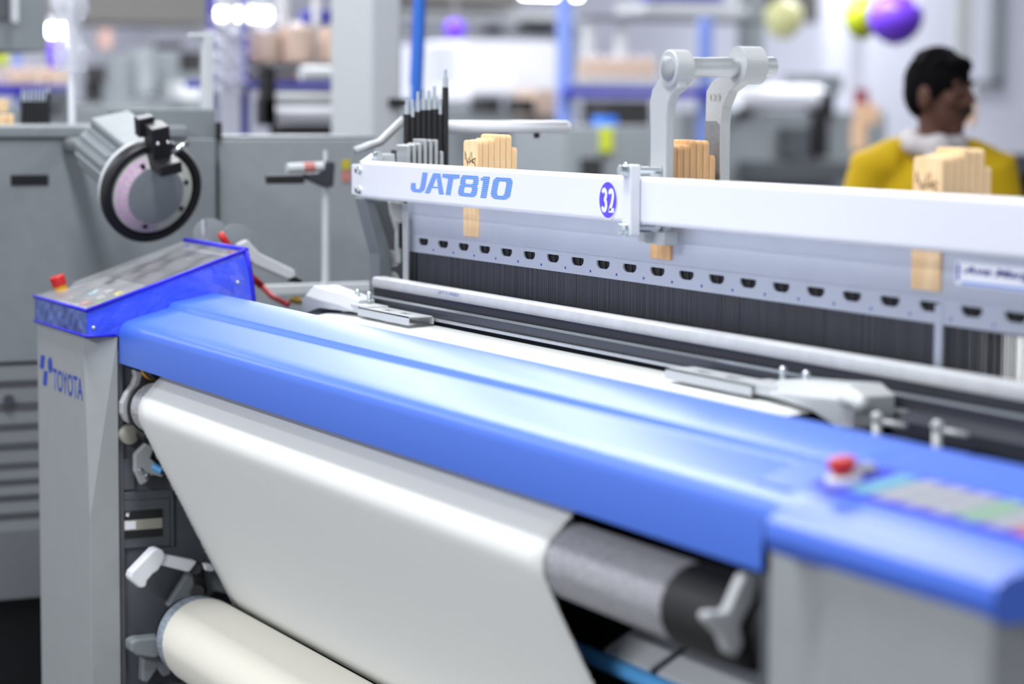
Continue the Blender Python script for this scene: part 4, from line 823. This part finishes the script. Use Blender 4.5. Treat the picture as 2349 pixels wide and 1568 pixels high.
ell(body, W3(xof(2147), -.02, shl-.17), .165, .1, .15); ell(body, W3(xof(2147), -.02, shl-.33), .15, .095, .2); ell(body, W3(xof(2147), -.02, shl-.5), .155, .1, .13)
def hand(mb, wrist, dn, out):
    dn = dn.normalized(); out = out.normalized(); th_ = dn.cross(out).normalized()
    limb(mb, [wrist, wrist+dn*.04, wrist+dn*.085], [.024, .034, .036])
    for k, L_ in enumerate((.07, .08, .075, .058)):
        b = wrist+dn*.085+th_*(.024-.016*k); limb(mb, [b, b+dn*L_*.5+out*-.004, b+dn*L_*.8-out*.014, b+dn*L_-out*.026], [.0095, .009, .0085, .006])
    b = wrist+dn*.035+th_*.03; limb(mb, [b, b+dn*.03+th_*.022, b+dn*.055+th_*.03-out*.008], [.012, .0105, .008])
sx = .188
for s in (-1, 1):
    sh = W3(xof(2147)+sx*s, -.02, shl-.055); el = W3(xof(2147)+(sx+.055)*s, -.03, shl-.33); wr3 = W3(xof(2147)+(sx+.045)*s, .07, shl-.57)
    limb(body, [sh, sh.lerp(el, .5), el, el.lerp(wr3, .4), wr3], [.058, .05, .041, .042, .027])
    hand(body, wr3, (wr3-el), pr*s)
    hp = W3(xof(2147)+.085*s, -.02, .80); kn = W3(xof(2147)+.095*s, .0, .44); an = W3(xof(2147)+.1*s, -.03, .08)
    limb(body, [hp, kn, kn-ZZ*.1-pf*.02, an], [.085, .058, .055, .036]); ell(body, an+pf*.07-ZZ*.045, .042, .12, .035)
merged('body', body, 'skin', person, .0055)
hr = MB()
ell(hr, hc+ZZ*.030-fdir*.014, .083, .102, .080, fsid, fdir, 28); ell(hr, hc+ZZ*.002-fdir*.05, .078, .062, .075, fsid, fdir, 24)
ell(hr, hc+ZZ*.070+fdir*.055, .060, .036, .024, fsid, fdir); ell(hr, hc+ZZ*.072-fdir*.01, .066, .078, .042, fsid, fdir)
for s in (-1, 1): ell(hr, hc+ZZ*.02+fdir*.018+fsid*.068*s, .012, .02, .042, fsid, fdir)
for k in range(40):
    r = random.Random(k); a = r.uniform(-2.6, 2.6); e = r.uniform(.4, 1.5); d = (fsid*math.sin(a)*math.cos(e)+fdir*-math.cos(a)*math.cos(e)+ZZ*math.sin(e)); p = hc+ZZ*.030+fsid*d.dot(fsid)*.081+fdir*(d.dot(fdir)*.1-.014)+ZZ*d.z*.079
    limb(hr, [p, p+d*.006+fdir*.014], [.013, .007])
merged('hair', tall(hr), 'hair', person, .006, it=1)
ms = MB(); ell(ms, hc-ZZ*.044+fdir*.092, .03, .009, .008, fsid, fdir); ell(ms, hc-ZZ*.049+fdir*.082+fsid*.022, .012, .012, .009, fsid, fdir); ell(ms, hc-ZZ*.049+fdir*.082-fsid*.022, .012, .012, .009, fsid, fdir)
ob('moustache', tall(ms), 'lip', person, smooth=True)
ey = MB(); eb_ = MB()
for s in (-1, 1):
    ell(ey, hc+ZZ*.004+fdir*.079+fsid*.029*s, .011, .007, .006, fsid, fdir); ell(eb_, hc+ZZ*.026+fdir*.087+fsid*.029*s, .02, .006, .004, fsid, fdir); ell(eb_, hc+ZZ*.004+fdir*.0845+fsid*.029*s, .005, .003, .005, fsid, fdir)
ob('eyes', tall(ey), 'eye', person, smooth=True); ob('eyebrows', tall(eb_), 'lip', person, smooth=True)
sh_ = MB()
ell(sh_, W3(xof(2147), -.02, shl-.17), .182, .116, .155); ell(sh_, W3(xof(2147), -.02, shl-.33), .172, .112, .22); ell(sh_, W3(xof(2147), -.02, shl-.5), .176, .114, .15)
for s in (-1, 1): limb(sh_, [W3(xof(2147)+.15*s, -.03, shl-.05), W3(xof(2147)+.1*s, -.035, shl-.022), W3(xof(2147)+.06*s, -.04, shl+.0)], [.062, .056, .04])
for s in (-1, 1):
    sh = W3(xof(2147)+(sx-.01)*s, -.02, shl-.062); el = W3(xof(2147)+(sx+.055)*s, -.03, shl-.33); wr3 = W3(xof(2147)+(sx+.045)*s, .07, shl-.57)
    limb(sh_, [W3(xof(2147)+.11*s, -.025, shl-.05), sh, sh.lerp(el, .5), el, el.lerp(wr3, .4), wr3.lerp(el, .1)], [.07, .074, .064, .055, .054, .04])
merged('shirt', sh_, 'shirt', person, .009)
sf = MB()
for k in range(14):
    a = k/14*6.283; sf.ball(W3(xof(2146)+.07*math.sin(a), -.01+.078*math.cos(a), zof(314)-.03*(.5+.5*math.cos(a))), .034, n=10)
for k in range(6): sf.ball(W3(xof(2146)+.0, .078+.005*k, zof(340)-.016*k), .046-.004*k, n=10)
merged('scarf', sf, 'scarf', person, .007, it=4)
tr_ = MB(); ell(tr_, W3(xof(2147), -.02, .84), .17, .115, .12)
for s in (-1, 1):
    hp = W3(xof(2147)+.085*s, -.02, .80); kn = W3(xof(2147)+.095*s, .0, .44); an = W3(xof(2147)+.1*s, -.03, .09); limb(tr_, [hp, kn, an], [.1, .075, .06])
merged('trousers', tr_, 'trousers', person, .012)
# ================================================================== light
def area(name, loc, sx, sy, e, col=(1, 1, 1), rot=(0, 0, 0)):
    l = bpy.data.lights.new(name, 'AREA'); l.shape = 'RECTANGLE'; l.size = sx; l.size_y = sy; l.energy = e; l.color = col
    o = bpy.data.objects.new(name, l); C.objects.link(o); o.location = loc; o.rotation_euler = rot; return o
LC = (.95, .97, 1.0)
for k, (x, y, e) in enumerate(((1.1, -.45, 56), (-2.5, .9, 50), (-6, .9, 60), (-10, .9, 60), (3.6, -5.2, 180), (-2.5, -2.2, 30), (-6.5, -2.2, 30), (-4.8, 4.2, 90), (-6.4, 3.0, 80), (-10, 4.5, 60), (-6, 8.5, 60), (-10, 8.5, 90), (-12, 12, 110), (3.0, 3.0, 30), (-13, 2, 70))):
    area('ceiling_lamp', (x, y, 3.7), 2.6, .35, e, LC)
w = bpy.data.worlds.new('hall_air'); bpy.context.scene.world = w; w.use_nodes = True
w.node_tree.nodes['Background'].inputs[0].default_value = (.80, .84, .92, 1); w.node_tree.nodes['Background'].inputs[1].default_value = .45
vs_ = bpy.context.scene.view_settings; vs_.view_transform = 'Standard'; vs_.look = 'None'; vs_.gamma = 1; vs_.use_curve_mapping = False; vs_.exposure = 1.02
